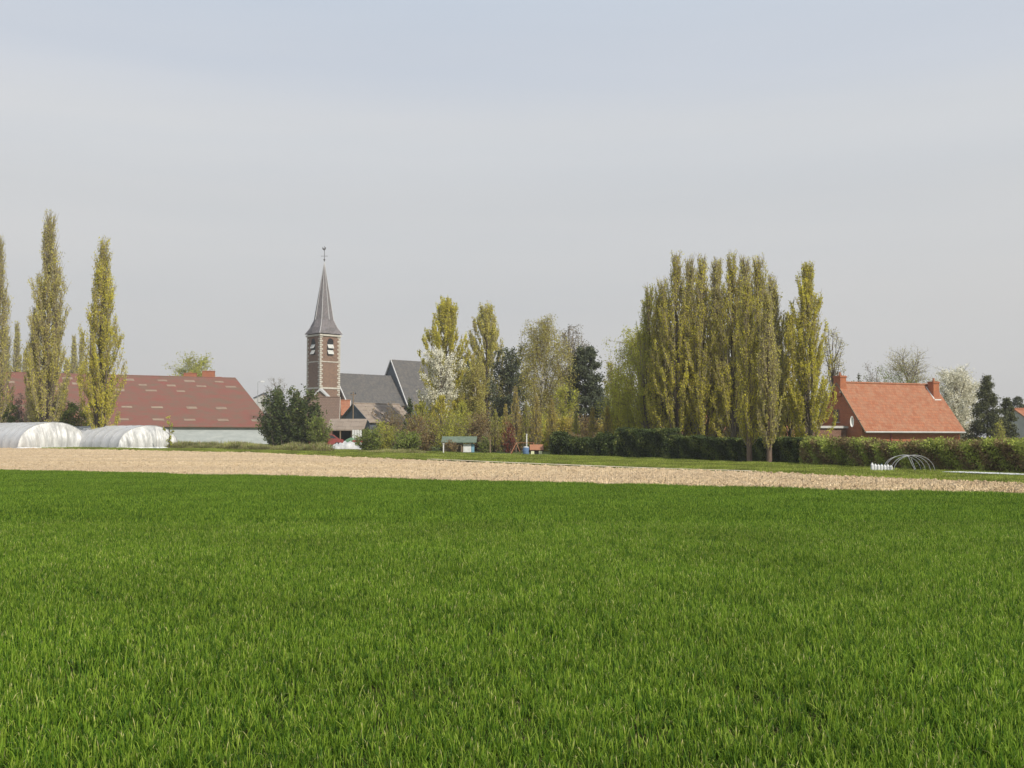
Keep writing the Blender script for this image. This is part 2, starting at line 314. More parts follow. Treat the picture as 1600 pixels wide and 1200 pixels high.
# soil below the crop
pts = [(x, y) for x, y in NEAR] ; V = []; n = len(pts)
for x, y in pts: V.append((x, y + 0.3, gz(y) + 0.004))
V2 = [(-90, -12, 0.004), (28, -12, 0.004)]
me = bpy.data.meshes.new('crop_soil'); me.from_pydata(V + [V2[1], V2[0]], [], [tuple(range(n + 2))][::-1]); structure('crop_soil', me, M['cropsoil'])

# bare cultivated strip with real clods
def smooth_noise(shape, cell, rng):
    a = rng.random((shape[0] // cell[0] + 3, shape[1] // cell[1] + 3))
    gi = np.arange(shape[0]) / cell[0]; gj = np.arange(shape[1]) / cell[1]
    i0 = gi.astype(int); j0 = gj.astype(int); fi = (gi - i0)[:, None]; fj = (gj - j0)[None, :]
    fi = fi * fi * (3 - 2 * fi); fj = fj * fj * (3 - 2 * fj)
    return (a[i0][:, j0] * (1 - fi) * (1 - fj) + a[i0 + 1][:, j0] * fi * (1 - fj) + a[i0][:, j0 + 1] * (1 - fi) * fj + a[i0 + 1][:, j0 + 1] * fi * fj)
NC, NR = 2200, 280
# columns follow rays of a fan so that near and far edges are paired sensibly
ang = np.linspace(-0.62, 0.78, NC)
def hit(poly, a):
    """first crossing of the ray x = a*y with the polyline"""
    best = None
    for (x0, y0), (x1, y1) in zip(poly[:-1], poly[1:]):
        d0, d1 = x0 - a * y0, x1 - a * y1
        if d0 * d1 <= 0 and d0 != d1:
            k = d0 / (d0 - d1); p = (x0 + k * (x1 - x0), y0 + k * (y1 - y0))
            if p[1] > 0: best = p
    return best
A_ = np.array([hit(NEAR, a) for a in ang]); B_ = np.array([hit(FAR, a) for a in ang])
tt = np.linspace(0, 1, NR) ** 1.25
G = A_[:, None, :] * (1 - tt)[None, :, None] + B_[:, None, :] * tt[None, :, None]
G[:, 0, 1] -= 0.3
nz = 0.05 * smooth_noise((NC, NR), (1, 1), RNG) + 0.09 * smooth_noise((NC, NR), (3, 2), RNG) ** 3 + 0.03 * smooth_noise((NC, NR), (14, 5), RNG)
wid_ = np.linalg.norm(B_ - A_, axis=1)[:, None] * tt[None, :]
nz += .028 * np.sin(wid_ * 4.2 + 2 * smooth_noise((NC, NR), (60, 40), RNG)) * np.clip((tt - .35) * 2, 0, 1)[None, :] * np.clip((ang + .1) * 4, 0, 1)[:, None] + .02 * np.clip((ang + .1) * 4, 0, 1)[:, None]
nz[:, 0] = 0; nz[:, -1] = 0; nz[0] = 0; nz[-1] = 0
Z = np.interp(G[..., 1], [56, 130], [0, .74]) + 0.006 + nz
V = np.concatenate([G + RNG.normal(0, 0.012, G.shape), Z[..., None]], 2).reshape(-1, 3)
ii, jj = np.meshgrid(np.arange(NC - 1), np.arange(NR - 1), indexing='ij'); b0 = (ii * NR + jj).ravel()
me = np_mesh('bare_field', V, [np.stack([b0, b0 + NR, b0 + NR + 1, b0 + 1], 1)]); structure('bare_field', me, M['soil'])

# pale trodden path on the verge at the back of the strip
def ribbon(name, pts, w, h, mat, rough=0.0):
    V = []; fs = []
    pts = resample(np.array(pts, float), np.linspace(0, 1, 120))
    for i, (x, y) in enumerate(pts):
        d = pts[min(i + 1, len(pts) - 1)] - pts[max(i - 1, 0)]; d /= np.linalg.norm(d); nn = np.array([-d[1], d[0]])
        ww = w * (1 + rough * random.uniform(-1, 1))
        for s in (-.5, .5):
            q = (x + nn[0] * ww * s, y + nn[1] * ww * s); V.append((q[0], q[1], gz(q[1]) + h))
        if i: fs.append((2 * i - 2, 2 * i, 2 * i + 1, 2 * i - 1))
    me = bpy.data.meshes.new(name); me.from_pydata(V, [], fs); me.validate()
    return link(name, me, mat)
fp_ = [q for q in resample(FAR, np.linspace(0, 1, 400)) if -6 < q[0] < 11.2]
o = ribbon('path', [(q[0] + .35, q[1] + .75) for q in fp_], 0.75, 0.12, M['track'], 0.3); o['kind'] = 'structure'

# ---------------------------------------------------------------- scattered grass as single objects (geometry nodes)
def blade_patch(n, R, h0, h1, w, lean, rng, yfrac=0.02, clump=0):
    if clump:
        m_ = n // clump; n = m_ * clump
    else: m_ = n
    r = R * np.sqrt(rng.random(m_)); a = rng.random(m_) * 2 * np.pi
    base = np.stack([r * np.cos(a), r * np.sin(a), np.zeros(m_)], 1)
    if clump:
        base = np.repeat(base, clump, 0); base[:, :2] += rng.normal(0, .013, (n, 2)); pl = np.repeat(rng.uniform(.82, 1.12, m_), clump); pr = np.repeat(rng.normal(0, .13, m_), clump)
    else: pl = 1.0; pr = 0.0
    h = rng.uniform(h0, h1, n) * pl; az = rng.random(n) * 2 * np.pi
    ln = np.abs(rng.normal(0, lean, n)) + 0.08
    dirv = np.stack([np.cos(az), np.sin(az), np.zeros(n)], 1)
    wa = az + np.pi / 2 + rng.normal(0, .5, n)
    side = np.stack([np.cos(wa), np.sin(wa), np.zeros(n)], 1) * (w * rng.uniform(.6, 1.2, n))[:, None]
    up = np.array([0, 0, 1.0])
    lv = []
    for t, wf in ((0, .7), (.45, 1.0), (.8, .7)):
        c = base + dirv * (h * ln * t ** 1.8)[:, None] + up * (h * (t - .25 * ln * t ** 2))[:, None]
        lv += [c - side * wf / 2, c + side * wf / 2]
    tip = base + dirv * (h * ln)[:, None] + up * (h * np.maximum(1 - .45 * ln, .3))[:, None]
    lv.append(tip)
    V = np.stack(lv, 1).reshape(-1, 3)
    b = np.arange(n) * 7
    quads = np.concatenate([np.stack([b, b + 1, b + 3, b + 2], 1), np.stack([b + 2, b + 3, b + 5, b + 4], 1)])
    tris = np.stack([b + 4, b + 5, b + 6], 1)
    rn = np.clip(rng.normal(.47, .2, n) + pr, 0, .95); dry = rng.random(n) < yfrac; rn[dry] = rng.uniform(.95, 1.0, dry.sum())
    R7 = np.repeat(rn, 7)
    R7 = np.clip(R7 + np.tile([-.30, -.30, -.05, -.05, .08, .08, .14], n), 0, 1)  # bases darkened, tips lightened: shade between blades put into the colour
    return V, quads, tris, R7

def scatter(name, patches, pts, rot, scl, var, mat, label, cat):
    Vs, Qs, Ts, Rn, pid = [], [], [], [], []; off = 0
    for k, (V, q, t, r) in enumerate(patches):
        Vs.append(V); Qs.append(q + off); Ts.append(t + off); Rn.append(r); pid.append(np.full(len(V), k)); off += len(V)
    npt = len(pts)
    Vs.append(pts); Rn.append(np.zeros(npt)); pid.append(np.zeros(npt, int))
    me = np_mesh(name, np.concatenate(Vs), [np.concatenate(Qs), np.concatenate(Ts)], np.concatenate(Rn))
    tot = off + npt
    def attr(nm, typ, arr, key='value'):
        a = me.attributes.new(nm, typ, 'POINT'); a.data.foreach_set(key, arr)
    z = np.zeros(off)
    attr('is_pt', 'FLOAT', np.concatenate([z, np.ones(npt)]).astype(np.float32))
    attr('pid', 'INT', np.concatenate(pid).astype(np.int32))
    attr('var', 'INT', np.concatenate([z, var]).astype(np.int32))
    attr('rotz', 'FLOAT', np.concatenate([z, rot]).astype(np.float32))
    attr('scl', 'FLOAT', np.concatenate([z + 1, scl]).astype(np.float32))
    me.materials.append(mat)
    o = bpy.data.objects.new(name, me); COL.objects.link(o); tag(o, label, cat, kind='stuff')
    ng = bpy.data.node_groups.new(name + '_nodes', 'GeometryNodeTree')
    ng.interface.new_socket('Geometry', in_out='INPUT', socket_type='NodeSocketGeometry')
    ng.interface.new_socket('Geometry', in_out='OUTPUT', socket_type='NodeSocketGeometry')
    n, l = ng.nodes, ng.links
    gi = n.new('NodeGroupInput'); go = n.new('NodeGroupOutput')
    def na(nm, typ='FLOAT'):
        a = n.new('GeometryNodeInputNamedAttribute'); a.data_type = typ; a.inputs['Name'].default_value = nm; return a.outputs[0]
    cmp_ = n.new('FunctionNodeCompare'); cmp_.data_type = 'FLOAT'; cmp_.operation = 'GREATER_THAN'; cmp_.inputs[1].default_value = 0.5
    l.new(na('is_pt'), cmp_.inputs[0])
    sp = n.new('GeometryNodeSeparateGeometry'); sp.domain = 'POINT'; l.new(gi.outputs[0], sp.inputs[0]); l.new(cmp_.outputs[0], sp.inputs['Selection'])
    si = n.new('GeometryNodeSplitToInstances'); si.domain = 'POINT'; l.new(sp.outputs[1], si.inputs[0]); l.new(na('pid', 'INT'), si.inputs['Group ID'])
    ip = n.new('GeometryNodeInstanceOnPoints'); l.new(sp.outputs[0], ip.inputs['Points']); l.new(si.outputs[0], ip.inputs['Instance'])
    ip.inputs['Pick Instance'].default_value = True; l.new(na('var', 'INT'), ip.inputs['Instance Index'])
    cx = n.new('ShaderNodeCombineXYZ'); l.new(na('rotz'), cx.inputs[2]); l.new(cx.outputs[0], ip.inputs['Rotation'])
    l.new(na('scl'), ip.inputs['Scale']); l.new(ip.outputs[0], go.inputs[0])
    md = o.modifiers.new('scatter', 'NODES'); md.node_group = ng
    return o

# wheat: dense near patches, slightly coarser far ones, all in one object
rng = np.random.default_rng(3)
patches = [blade_patch(3300, .62, .06, .155, .0064, .36, rng, .006, 7) for _ in range(7)] + [blade_patch(1700, .62, .09, .17, .010, .33, rng, .005, 6) for _ in range(5)]
patches = [(a_, b_, c_, d_ * (.90 if k_ >= 7 else 1)) for k_, (a_, b_, c_, d_) in enumerate(patches)]
sp_ = 0.72; px_, py_ = np.meshgrid(np.arange(-46, 34, sp_), np.arange(1.5, 70, sp_))
pp = np.stack([px_.ravel(), py_.ravel()], 1) + rng.uniform(-.14, .14, (px_.size, 2))
keep = (pp[:, 1] < crop_limit(pp[:, 0]) - .5 + rng.uniform(-.15, .15, len(pp))) & (pp[:, 0] > -.56 * pp[:, 1] - 4) & (pp[:, 0] < .56 * pp[:, 1] + 5)
pp = pp[keep]
var = np.where(pp[:, 1] < 20, rng.integers(0, 7, len(pp)), rng.integers(7, 12, len(pp)))
zz = np.interp(pp[:, 1], [56, 130], [0, .74])
# slight unevenness of growth
lump = 1 + .07 * np.sin(pp[:, 0] * 1.1 + 1.3 * np.sin(pp[:, 1] * .7)) + rng.normal(0, .05, len(pp))
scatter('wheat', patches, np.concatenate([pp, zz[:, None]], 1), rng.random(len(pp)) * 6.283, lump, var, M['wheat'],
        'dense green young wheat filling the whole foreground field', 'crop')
# verge grass
patches = [blade_patch(620, .62, .06, .20, .014, .6, rng, .05) for _ in range(5)]
L = []
for s in np.arange(0, 1, 0.0022):
    q = resample(FAR, [s])[0]
    if q[1] < 8: continue
    depth = float(np.interp(q[0], [-60, -38, -30, 0, 18], [3.0, 5, 12, 16, 12]))
    for k in np.arange(1.9 if -6 < q[0] < 11.2 else 0.2, depth, .7):
        L.append((q[0] + k * .45 + random.uniform(-.3, .3), q[1] + k * .89 + random.uniform(-.3, .3)))
pp = np.array(L); pp = pp[(pp[:, 0] > -.58 * pp[:, 1] - 4) & (pp[:, 0] < .6 * pp[:, 1] + 6)]
zz = np.interp(pp[:, 1], [56, 130], [0, .74])
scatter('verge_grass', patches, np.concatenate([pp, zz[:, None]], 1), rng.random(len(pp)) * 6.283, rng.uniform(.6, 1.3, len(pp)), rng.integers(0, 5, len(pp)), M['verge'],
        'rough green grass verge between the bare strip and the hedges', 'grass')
# weeds and bramble belt in front of barn and dark bush
patches = [blade_patch(330, .6, .15, .95, .03, .55, rng, .12) for _ in range(5)]
L = []
for px in np.arange(262, 660, 1.6):
    f0 = 1 if px < 530 else .6
    for k in range(7):
        if 512 < px < 562 or random.random() < .35: continue
        y0 = float(np.interp(px, [262, 400, 660], [117, 103, 87])) + k * .9 * f0 + random.uniform(-.3, .3)
        q = P(px + random.uniform(-2, 2), 690, y0); L.append((q.x, q.y))
pp = np.array(L); zz = np.interp(pp[:, 1], [56, 130], [0, .74])
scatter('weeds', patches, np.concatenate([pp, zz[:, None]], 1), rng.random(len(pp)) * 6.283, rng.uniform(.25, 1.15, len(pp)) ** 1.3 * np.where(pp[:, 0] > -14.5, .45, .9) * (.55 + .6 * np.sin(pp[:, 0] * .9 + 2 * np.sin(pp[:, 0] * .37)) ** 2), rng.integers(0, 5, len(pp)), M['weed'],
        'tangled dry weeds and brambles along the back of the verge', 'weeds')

# ---------------------------------------------------------------- vegetation generators
def leaf_mesh(name, C, size, rnd, mat, parent, rng, elong=1.5, upbias=0.0):
    n = len(C); C = np.asarray(C)
    u = rng.normal(size=(n, 3)); u[:, 2] += upbias * np.sign(u[:, 2]) * 2; u /= np.linalg.norm(u, axis=1)[:, None]
    t = rng.normal(size=(n, 3)); v = np.cross(u, t); v /= np.linalg.norm(v, axis=1)[:, None]
    s = np.asarray(size) * np.ones(n); a = u * (s * elong / 2)[:, None]; b = v * (s / 2)[:, None]
    V = np.stack([C - a, C + b * .9 - a * .1, C + a, C - b * .9 - a * .1], 1).reshape(-1, 3)
    me = np_mesh(name, V, [np.arange(4 * n).reshape(-1, 4)], np.repeat(np.clip(rnd, 0, 1), 4))
    return link(name, me, mat, parent)

def seg_mesh(name, segs, mat, parent, nside=5):
    """segs: list of (p0,p1,r0,r1)"""
    A = np.array([s[0] for s in segs], float); B = np.array([s[1] for s in segs], float); r0 = np.array([s[2] for s in segs]); r1 = np.array([s[3] for s in segs])
    d = B - A; d /= np.maximum(np.linalg.norm(d, axis=1), 1e-6)[:, None]
    ref = np.where(np.abs(d[:, 2:3]) > .9, np.array([[1., 0, 0]]), np.array([[0, 0, 1.]]))
    u = np.cross(d, ref); u /= np.linalg.norm(u, axis=1)[:, None]; v = np.cross(d, u)
    V = []
    for P_, r in ((A, r0), (B, r1)):
        for k in range(nside):
            a = 2 * math.pi * k / nside; V.append(P_ + u * (np.cos(a) * r)[:, None] + v * (np.sin(a) * r)[:, None])
    V = np.stack(V, 1).reshape(-1, 3); n = len(segs); b = np.arange(n) * 2 * nside
    q = np.concatenate([np.stack([b + k, b + (k + 1) % nside, b + nside + (k + 1) % nside, b + nside + k], 1) for k in range(nside)])
    return link(name, np_mesh(name, V, [q], smooth=True), mat, parent)

def bez(p0, p1, p2, n):
    t = np.linspace(0, 1, n + 1)[:, None]
    return (1 - t) ** 2 * p0 + 2 * t * (1 - t) * p1 + t * t * p2

def split_wood(segs, bark, root, thr):
    big = [q for q in segs if q[2] > thr]; small = [q for q in segs if q[2] <= thr]
    if big: seg_mesh('trunk', big, M[bark], root, 6)
    if small: seg_mesh('branches', small, M['twigbrown' if bark == 'birchbark' else 'twig'], root, 4)

def poplar(px, top, hw, Y, label, mat='poplar', nl=9000, seed=0, stems=4, sparse_top=.5, bark='bark', group='tall narrow poplars', ls=None, base_t=.02, name='poplar', fat=1.32, taper=2.1):
    rng = np.random.default_rng(seed + 11)
    c = P(px, top, Y); g = gz(Y); H = c.z - g; R = hw * Y / F * fat
    root = empty(name, (c.x, Y, g), rng.random() * 6); tag(root, label, 'poplar' if name == 'poplar' else 'tree', group)
    def w(t):
        return R * np.where(t < .22, .78 + .22 * (t / .22), 1 - .93 * ((np.clip(t, .22, 1) - .22) / .78) ** taper)
    segs = []; leaves = []; lr = []
    tr = 0.012 * H + .05
    pts = [np.array([rng.normal(0, .04 * R) if i else 0, rng.normal(0, .04 * R) if i else 0, H * .94 * i / 8]) for i in range(9)]
    for i in range(8): segs.append((pts[i], pts[i + 1], tr * (1 - i / 8.3), tr * (1 - (i + 1) / 8.3)))
    branches = []
    for s in range(stems):      # co-dominant upright stems
        a = rng.random() * 6.28; te = rng.uniform(.70, .92); re = w(te) * rng.uniform(.3, .8); ts = rng.uniform(.03, .2)
        p2 = np.array([math.cos(a) * re, math.sin(a) * re, te * H]); p0 = np.array([0, 0, ts * H])
        p1 = np.array([math.cos(a) * w(.3) * .7, math.sin(a) * w(.3) * .7, (ts + .15) * H])
        branches.append((bez(p0, p1, p2, 10), tr * .5, 2.2))
    nb = 115
    for k in range(nb):
        ts = base_t + (0.86 - base_t) * (k + rng.random()) / nb; a = k * 2.4 + rng.normal(0, .4)
        te = min(.97, ts + rng.uniform(.10, .26)); re = float(w(te)) * rng.uniform(.45, 1.12)
        p0 = np.array([0, 0, ts * H]); p2 = np.array([math.cos(a) * re, math.sin(a) * re, te * H])
        p1 = np.array([math.cos(a) * re * .85, math.sin(a) * re * .85, (ts + (te - ts) * .3) * H])
        branches.append((bez(p0, p1, p2, 5), tr * .2, 1.0))
    twigs = []
    tot = sum(b[2] for b in branches)
    for path, r, wt in branches:
        m = len(path) - 1
        for i in range(m): segs.append((path[i], path[i + 1], r * (1 - i / (m + .5)), r * (1 - (i + 1) / (m + .5))))
        # twigs: short upright shoots that carry the leaves
        for _ in range(int(14 * wt)):
            t = rng.uniform(.25, 1); i = min(int(t * m), m - 1); q = path[i] + (path[i + 1] - path[i]) * (t * m - i)
            out = np.array([q[0], q[1], 0.0]); out /= (np.linalg.norm(out) + 1e-3)
            a = rng.random() * 6.28
            d = np.array([math.cos(a) * .22, math.sin(a) * .22, 1.0]) + out * rng.uniform(0, .3)
            L = H * rng.uniform(.025, .06); e = q + d * L
            twigs.append((q, e)); segs.append((q, e, .015 * H / 16, .007))
    twn = len(twigs); A = np.array([t[0] for t in twigs]); B = np.array([t[1] for t in twigs])
    wgt = np.where(A[:, 2] / H > .5, 1 - sparse_top * (A[:, 2] / H - .5) * 2, 1) * rng.gamma(2.0, .5, twn)
    wgt[A[:, 2] / H < .4] *= 1.25
    nl = int(nl * 1.45)
    idx = rng.choice(twn, nl, p=wgt / wgt.sum()); t = rng.random(nl)[:, None]
    sc = np.array([.07, .07, .10]) * H / 16 * (1 if R > .6 else .7)
    C = A[idx] * (1 - t) + B[idx] * t + rng.normal(size=(nl, 3)) * sc
    tw = rng.random(twn); rnd = tw[idx] * .55 + rng.random(nl) * .45
    split_wood(segs, bark, root, .05)
    leaf_mesh('crown', C, rng.uniform(.6, 1.25, nl) * (ls or .085) * .92, rnd, M[mat], root, rng, 1.7, .5)
    return root

def broad(name, cat, label, px, top, hw, Y, mat, nl, seed, z0=.25, zc=.6, limbs=26, twigs=14, droop=0.0, clump=.16, ls=.11, bark='bark', fill=.4, group=None, trunk=True, tr=None, base=None, lean=0.0, flat=1.0, depth=1.0, nsub=0):
    """round or irregular crown; z0 = crown base fraction, zc = widest fraction"""
    rng = np.random.default_rng(seed + 501)
    c = P(px, top, Y); g = gz(Y) if base is None else base; H = c.z - g; R = hw * Y / F * 1.18
    root = empty(name, (c.x, Y, g)); tag(root, label, cat, group)
    tr = tr if tr is not None else .014 * H + .03
    segs = []
    if z0 > .1:
        pts = [np.array([lean * R * (i / 6) + (rng.normal(0, .03 * R) if i else 0), rng.normal(0, .03 * R) if i else 0, H * .85 * i / 6]) for i in range(7)]
        for i in range(6): segs.append((pts[i], pts[i + 1], tr * (1 - i / 6.6), tr * (1 - (i + 1) / 6.6)))
    def ax(z): return np.array([lean * R * min(z / H / .85, 1), 0, z])
    A, B = [], []
    lump = rng.uniform(.72, 1.15, 8)
    for k in range(limbs):
        a = k * 2.4 + rng.normal(0, .5); u = (k + rng.random()) / limbs
        zf = z0 + (1 - z0) * (1 - (1 - u) ** 1.1)
        if zf < zc: prof = (max(zf - z0, 0) / max(zc - z0, .01)) ** .45 * (1 - .15) + .15
        else: prof = math.sqrt(max(0, 1 - ((zf - zc) / (1.0 - zc + .02)) ** 2)) ** flat
        rr = R * prof * rng.uniform(fill, 1.0) * lump[int((a % 6.283) / 6.284 * 8)]
        e = np.array([math.cos(a) * rr, math.sin(a) * rr * depth, min(zf, .985) * H]) + np.array([lean * R * zf, 0, 0])
        zs = max(zf - rng.uniform(.15, .4), 0.05 if z0 > .1 else 0) * H
        s = ax(zs) if z0 > .1 else np.array([rng.normal(0, .2 * R), rng.normal(0, .2 * R), 0])
        mid = (s + e) / 2 + np.array([math.cos(a) * rr * .15, math.sin(a) * rr * .15, -.02 * H + (.08 * H if droop else 0)])
        path = bez(s, mid, e, 5)
        r = tr * .38
        for i in range(5): segs.append((path[i], path[i + 1], r * (1 - i / 5.6), r * (1 - (i + 1) / 5.6)))
        for _ in range(twigs):
            t = rng.uniform(.35, 1); i = min(int(t * 5), 4); q = path[i] + (path[i + 1] - path[i]) * (t * 5 - i)
            d = rng.normal(size=3); d /= np.linalg.norm(d); d[2] = d[2] * .6 + (.5 if not droop else 0.1); d += np.array([math.cos(a), math.sin(a), 0]) * .4
            Lg = R * clump * rng.uniform(1.2, 2.8); q2 = q + d * Lg
            if z0 <= .1: q2[2] = max(q2[2], .05)
            segs.append((q, q2, tr * .12, .008)); A.append(q); B.append(q2)
            if droop:
                q3 = q2 + np.array([rng.normal(0, .05), rng.normal(0, .05), -droop * rng.uniform(.5, 1.3) * H])
                q3[2] = max(q3[2], .1 * H); segs.append((q2, q3, .012, .006)); A += [q2] * 2; B += [q3] * 2
            for _s in range(nsub):
                d2 = rng.normal(size=3); d2[2] = abs(d2[2]) + .3; d2 /= np.linalg.norm(d2); tq = q + (q2 - q) * rng.uniform(.3, 1); q4 = tq + d2 * Lg * .7
                segs.append((tq, q4, .014, .006)); A.append(tq); B.append(q4)
    A, B = np.array(A), np.array(B)
    if trunk and segs: split_wood(segs, bark, root, .045 if bark == 'birchbark' else .02)
    n = len(A); wgt = rng.gamma(2.0, .5, n); idx = rng.choice(n, nl, p=wgt / wgt.sum()); t = rng.random(nl)[:, None]
    C = A[idx] * (1 - t) + B[idx] * t + rng.normal(size=(nl, 3)) * R * clump * .45
    C[:, 2] = np.maximum(C[:, 2], .03)
    tw = rng.random(n); rnd = tw[idx] * .5 + rng.random(nl) * .5
    leaf_mesh('crown', C, rng.uniform(.6, 1.3, nl) * ls, rnd, M[mat], root, rng, 1.5)
    return root

def conifer(name, cat, label, px, top, hw, Y, mat, nl, seed, base_t=.04, power=.85, ls=.10, whorls=22, droop=.25, group=None, ragged=.35):
    rng = np.random.default_rng(seed + 901)
    c = P(px, top, Y); g = gz(Y); H = c.z - g; R = hw * Y / F * 1.3
    root = empty(name, (c.x, Y, g)); tag(root, label, cat, group)
    segs = [(np.array([0, 0, 0.]), np.array([0, 0, H]), .015 * H + .05, .01)]; A, B = [], []
    for k in range(whorls):
        t = base_t + (1 - base_t) * k / whorls
        for j in range(6):
            a = rng.random() * 6.28; L = R * ((1 - t) ** power * rng.uniform(1 - ragged, 1.1) + .03)
            s = np.array([0, 0, t * H]); e = s + np.array([math.cos(a) * L, math.sin(a) * L, -droop * L + rng.uniform(0, .3) * L])
            m = (s + e) / 2 + np.array([0, 0, .1 * L]); tip = e + np.array([math.cos(a) * .1 * L, math.sin(a) * .1 * L, .15 * L])
            segs += [(s, m, .03, .02), (m, e, .02, .01)]; A += [m, e, m]; B += [e, tip, e]
            for _ in range(4):
                q = m + (e - m) * rng.random(); d = rng.normal(size=3) * .22 * L; d[2] = -abs(d[2]) * .4; A.append(q); B.append(q + d)
    A, B = np.array(A), np.array(B); n = len(A); ln = np.linalg.norm(B - A, axis=1) + .02
    idx = rng.choice(n, nl, p=ln / ln.sum()); t = rng.random(nl)[:, None]
    C = A[idx] * (1 - t) + B[idx] * t + rng.normal(size=(nl, 3)) * (.045 * R + .04)
    C[:, 2] = np.maximum(C[:, 2], .03)
    tw = rng.random(n)
    seg_mesh('trunk', segs, M['bark'], root, 4)
    leaf_mesh('crown', C, rng.uniform(.6, 1.3, nl) * ls, tw[idx] * .5 + rng.random(nl) * .5, M[mat], root, rng, 1.8)
    return root

def hedge(label, pts, hfun, width, mat, dens, seed, ls=.07, inner='darkgreen', rag=.06, group='garden hedges'):
    """pts: base polyline (world). leafy skin round a twiggy body"""
    rng = np.random.default_rng(seed)
    pts = np.array(pts, float); o0 = pts[0]; root = empty('hedge', (o0[0], o0[1], gz(o0[1]))); tag(root, label, 'hedge', group)
    d = np.concatenate([[0], np.cumsum(np.linalg.norm(np.diff(pts, axis=0), axis=1))]); L = d[-1]
    def at(s): return np.stack([np.interp(s, d, pts[:, 0]), np.interp(s, d, pts[:, 1])], 1)
    def nrm(s):
        a = at(np.clip(s + .3, 0, L)) - at(np.clip(s - .3, 0, L)); a /= np.linalg.norm(a, axis=1)[:, None]; return np.stack([-a[:, 1], a[:, 0]], 1)
    n = int(L * dens); s = rng.uniform(0, L, n); h = hfun(s / L)
    kind = rng.random(n); c = at(s); nn = nrm(s)
    side = np.where(kind < .36, -1.0, np.where(kind < .52, 1.0, 0)); top = side == 0
    off = np.where(top, rng.uniform(-1, 1, n), side) * width / 2
    zz = np.where(top, h, rng.uniform(0.02, 1, n) * h)
    bul = .10 * np.sin(s * 2.1 + 3 * np.sin(s * .7)) + .08 * np.sin(s * 5.3)
    off = off + (side * bul) + rng.normal(0, rag, n); zz = zz + np.where(top, rng.normal(0, rag, n) + bul * .8, 0)
    z0 = np.interp(c[:, 1], [56, 130], [0, .74])
    C = np.stack([c[:, 0] + nn[:, 0] * off - o0[0], c[:, 1] + nn[:, 1] * off - o0[1], z0 + zz - gz(o0[1])], 1)
    rnd = .5 * smooth_noise((n // 1, 1), (1, 1), rng)[:, 0] + .5 * (.5 + .5 * np.sin(s * 3.1 + 4 * zz + 2 * np.sin(s * .9)))
    leaf_mesh('foliage', C, rng.uniform(.6, 1.3, n) * ls, rnd, M[mat], root, rng, 1.4)
    # woody body
    K = max(int(L / .35), 4); V, fs = [], []; sg = np.linspace(0.04, L - .04, K); cc = at(sg); ng = nrm(sg); hh = hfun(sg / L)
    for i in range(K):
        zg = gz(cc[i, 1]) - gz(o0[1]); w2 = width / 2 * (.82 + .08 * math.sin(sg[i] * 3.3)); hz = hh[i] * (.92 + .03 * math.sin(sg[i] * 4.1))
        for o_, z_ in ((-w2, 0), (-w2 * .97, hz * .9), (-w2 * .6, hz), (w2 * .6, hz), (w2 * .97, hz * .9), (w2, 0)):
            V.append((cc[i, 0] + ng[i, 0] * o_ - o0[0], cc[i, 1] + ng[i, 1] * o_ - o0[1], zg + z_))
        if i:
            for k in range(5): b = (i - 1) * 6; fs.append((b + k, b + k + 1, b + 6 + k + 1, b + 6 + k))
    fs += [tuple(range(6)), tuple(range((K - 1) * 6, K * 6))[::-1]]
    me = bpy.data.meshes.new('woody_body'); me.from_pydata(V, [], fs)
    o = link('woody_body', me, M[inner + '_body'], root)
    return root
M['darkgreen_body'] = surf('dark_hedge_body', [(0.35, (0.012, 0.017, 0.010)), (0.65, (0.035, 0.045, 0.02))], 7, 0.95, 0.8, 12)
M['brown_body'] = surf('brown_hedge_body', [(0.35, (0.07, 0.05, 0.03)), (0.65, (0.16, 0.13, 0.06))], 6, 0.95, 0.8, 12)

# ---------------------------------------------------------------- buildings
def gable_house(name, label, cat, loc, rz, L, wf, wb, eave, ridge, wallm, roofm, over=.25, gover=.2, verge=None, gutter=None, group=None, hip=None):
    """axis along local X from 0..L ; front side at local -Y*wf. returns root"""
    root = empty(name, loc, rz); tag(root, label, cat, group)
    sl = lambda y: eave + (ridge - eave) * (1 - abs(y) / (wf if y < 0 else wb))
    prof = [(-wf, 0), (wb, 0), (wb, eave), (0, ridge), (-wf, eave)]
    MB().extrude([(0, y, z) for y, z in prof], (L, 0, 0)).build('wall', M[wallm], root)
    m = MB(); th = .14
    for sgn, w_ in ((-1, wf), (1, wb)):
        k = (ridge - eave) / w_; ye = sgn * (w_ + over); ze = eave - k * over
        prof = [(0, ridge + .02), (ye, ze + .02), (ye, ze + th), (0, ridge + th + .02)]
        m.extrude([(-gover, y, z) for y, z in prof], (L + 2 * gover, 0, 0))
    roof = m.build('roof', M[roofm], root)
    MB().tube((-gover, 0, ridge + th + .03), (L + gover, 0, ridge + th + .03), .11, n=8).build('ridge_cap', M[roofm], roof)
    if verge:
        for x in (-gover - .03, L + gover + .03):
            m = MB()
            for sgn, w_ in ((-1, wf), (1, wb)):
                k = (ridge - eave) / w_; ye = sgn * (w_ + over); ze = eave - k * over
                m.extrude([(x - .03, 0, ridge - .02), (x - .03, ye, ze - .02), (x - .03, ye, ze + th + .03), (x - .03, 0, ridge + th + .03)], (.06, 0, 0))
            m.build('verge_board', M[verge], roof)
    if gutter:
        k = (ridge - eave) / wf
        MB().tube((-gover, -wf - over - .06, eave - k * over), (L + gover, -wf - over - .06, eave - k * over), .08, n=8).build('gutter', M[gutter], roof)
    return root

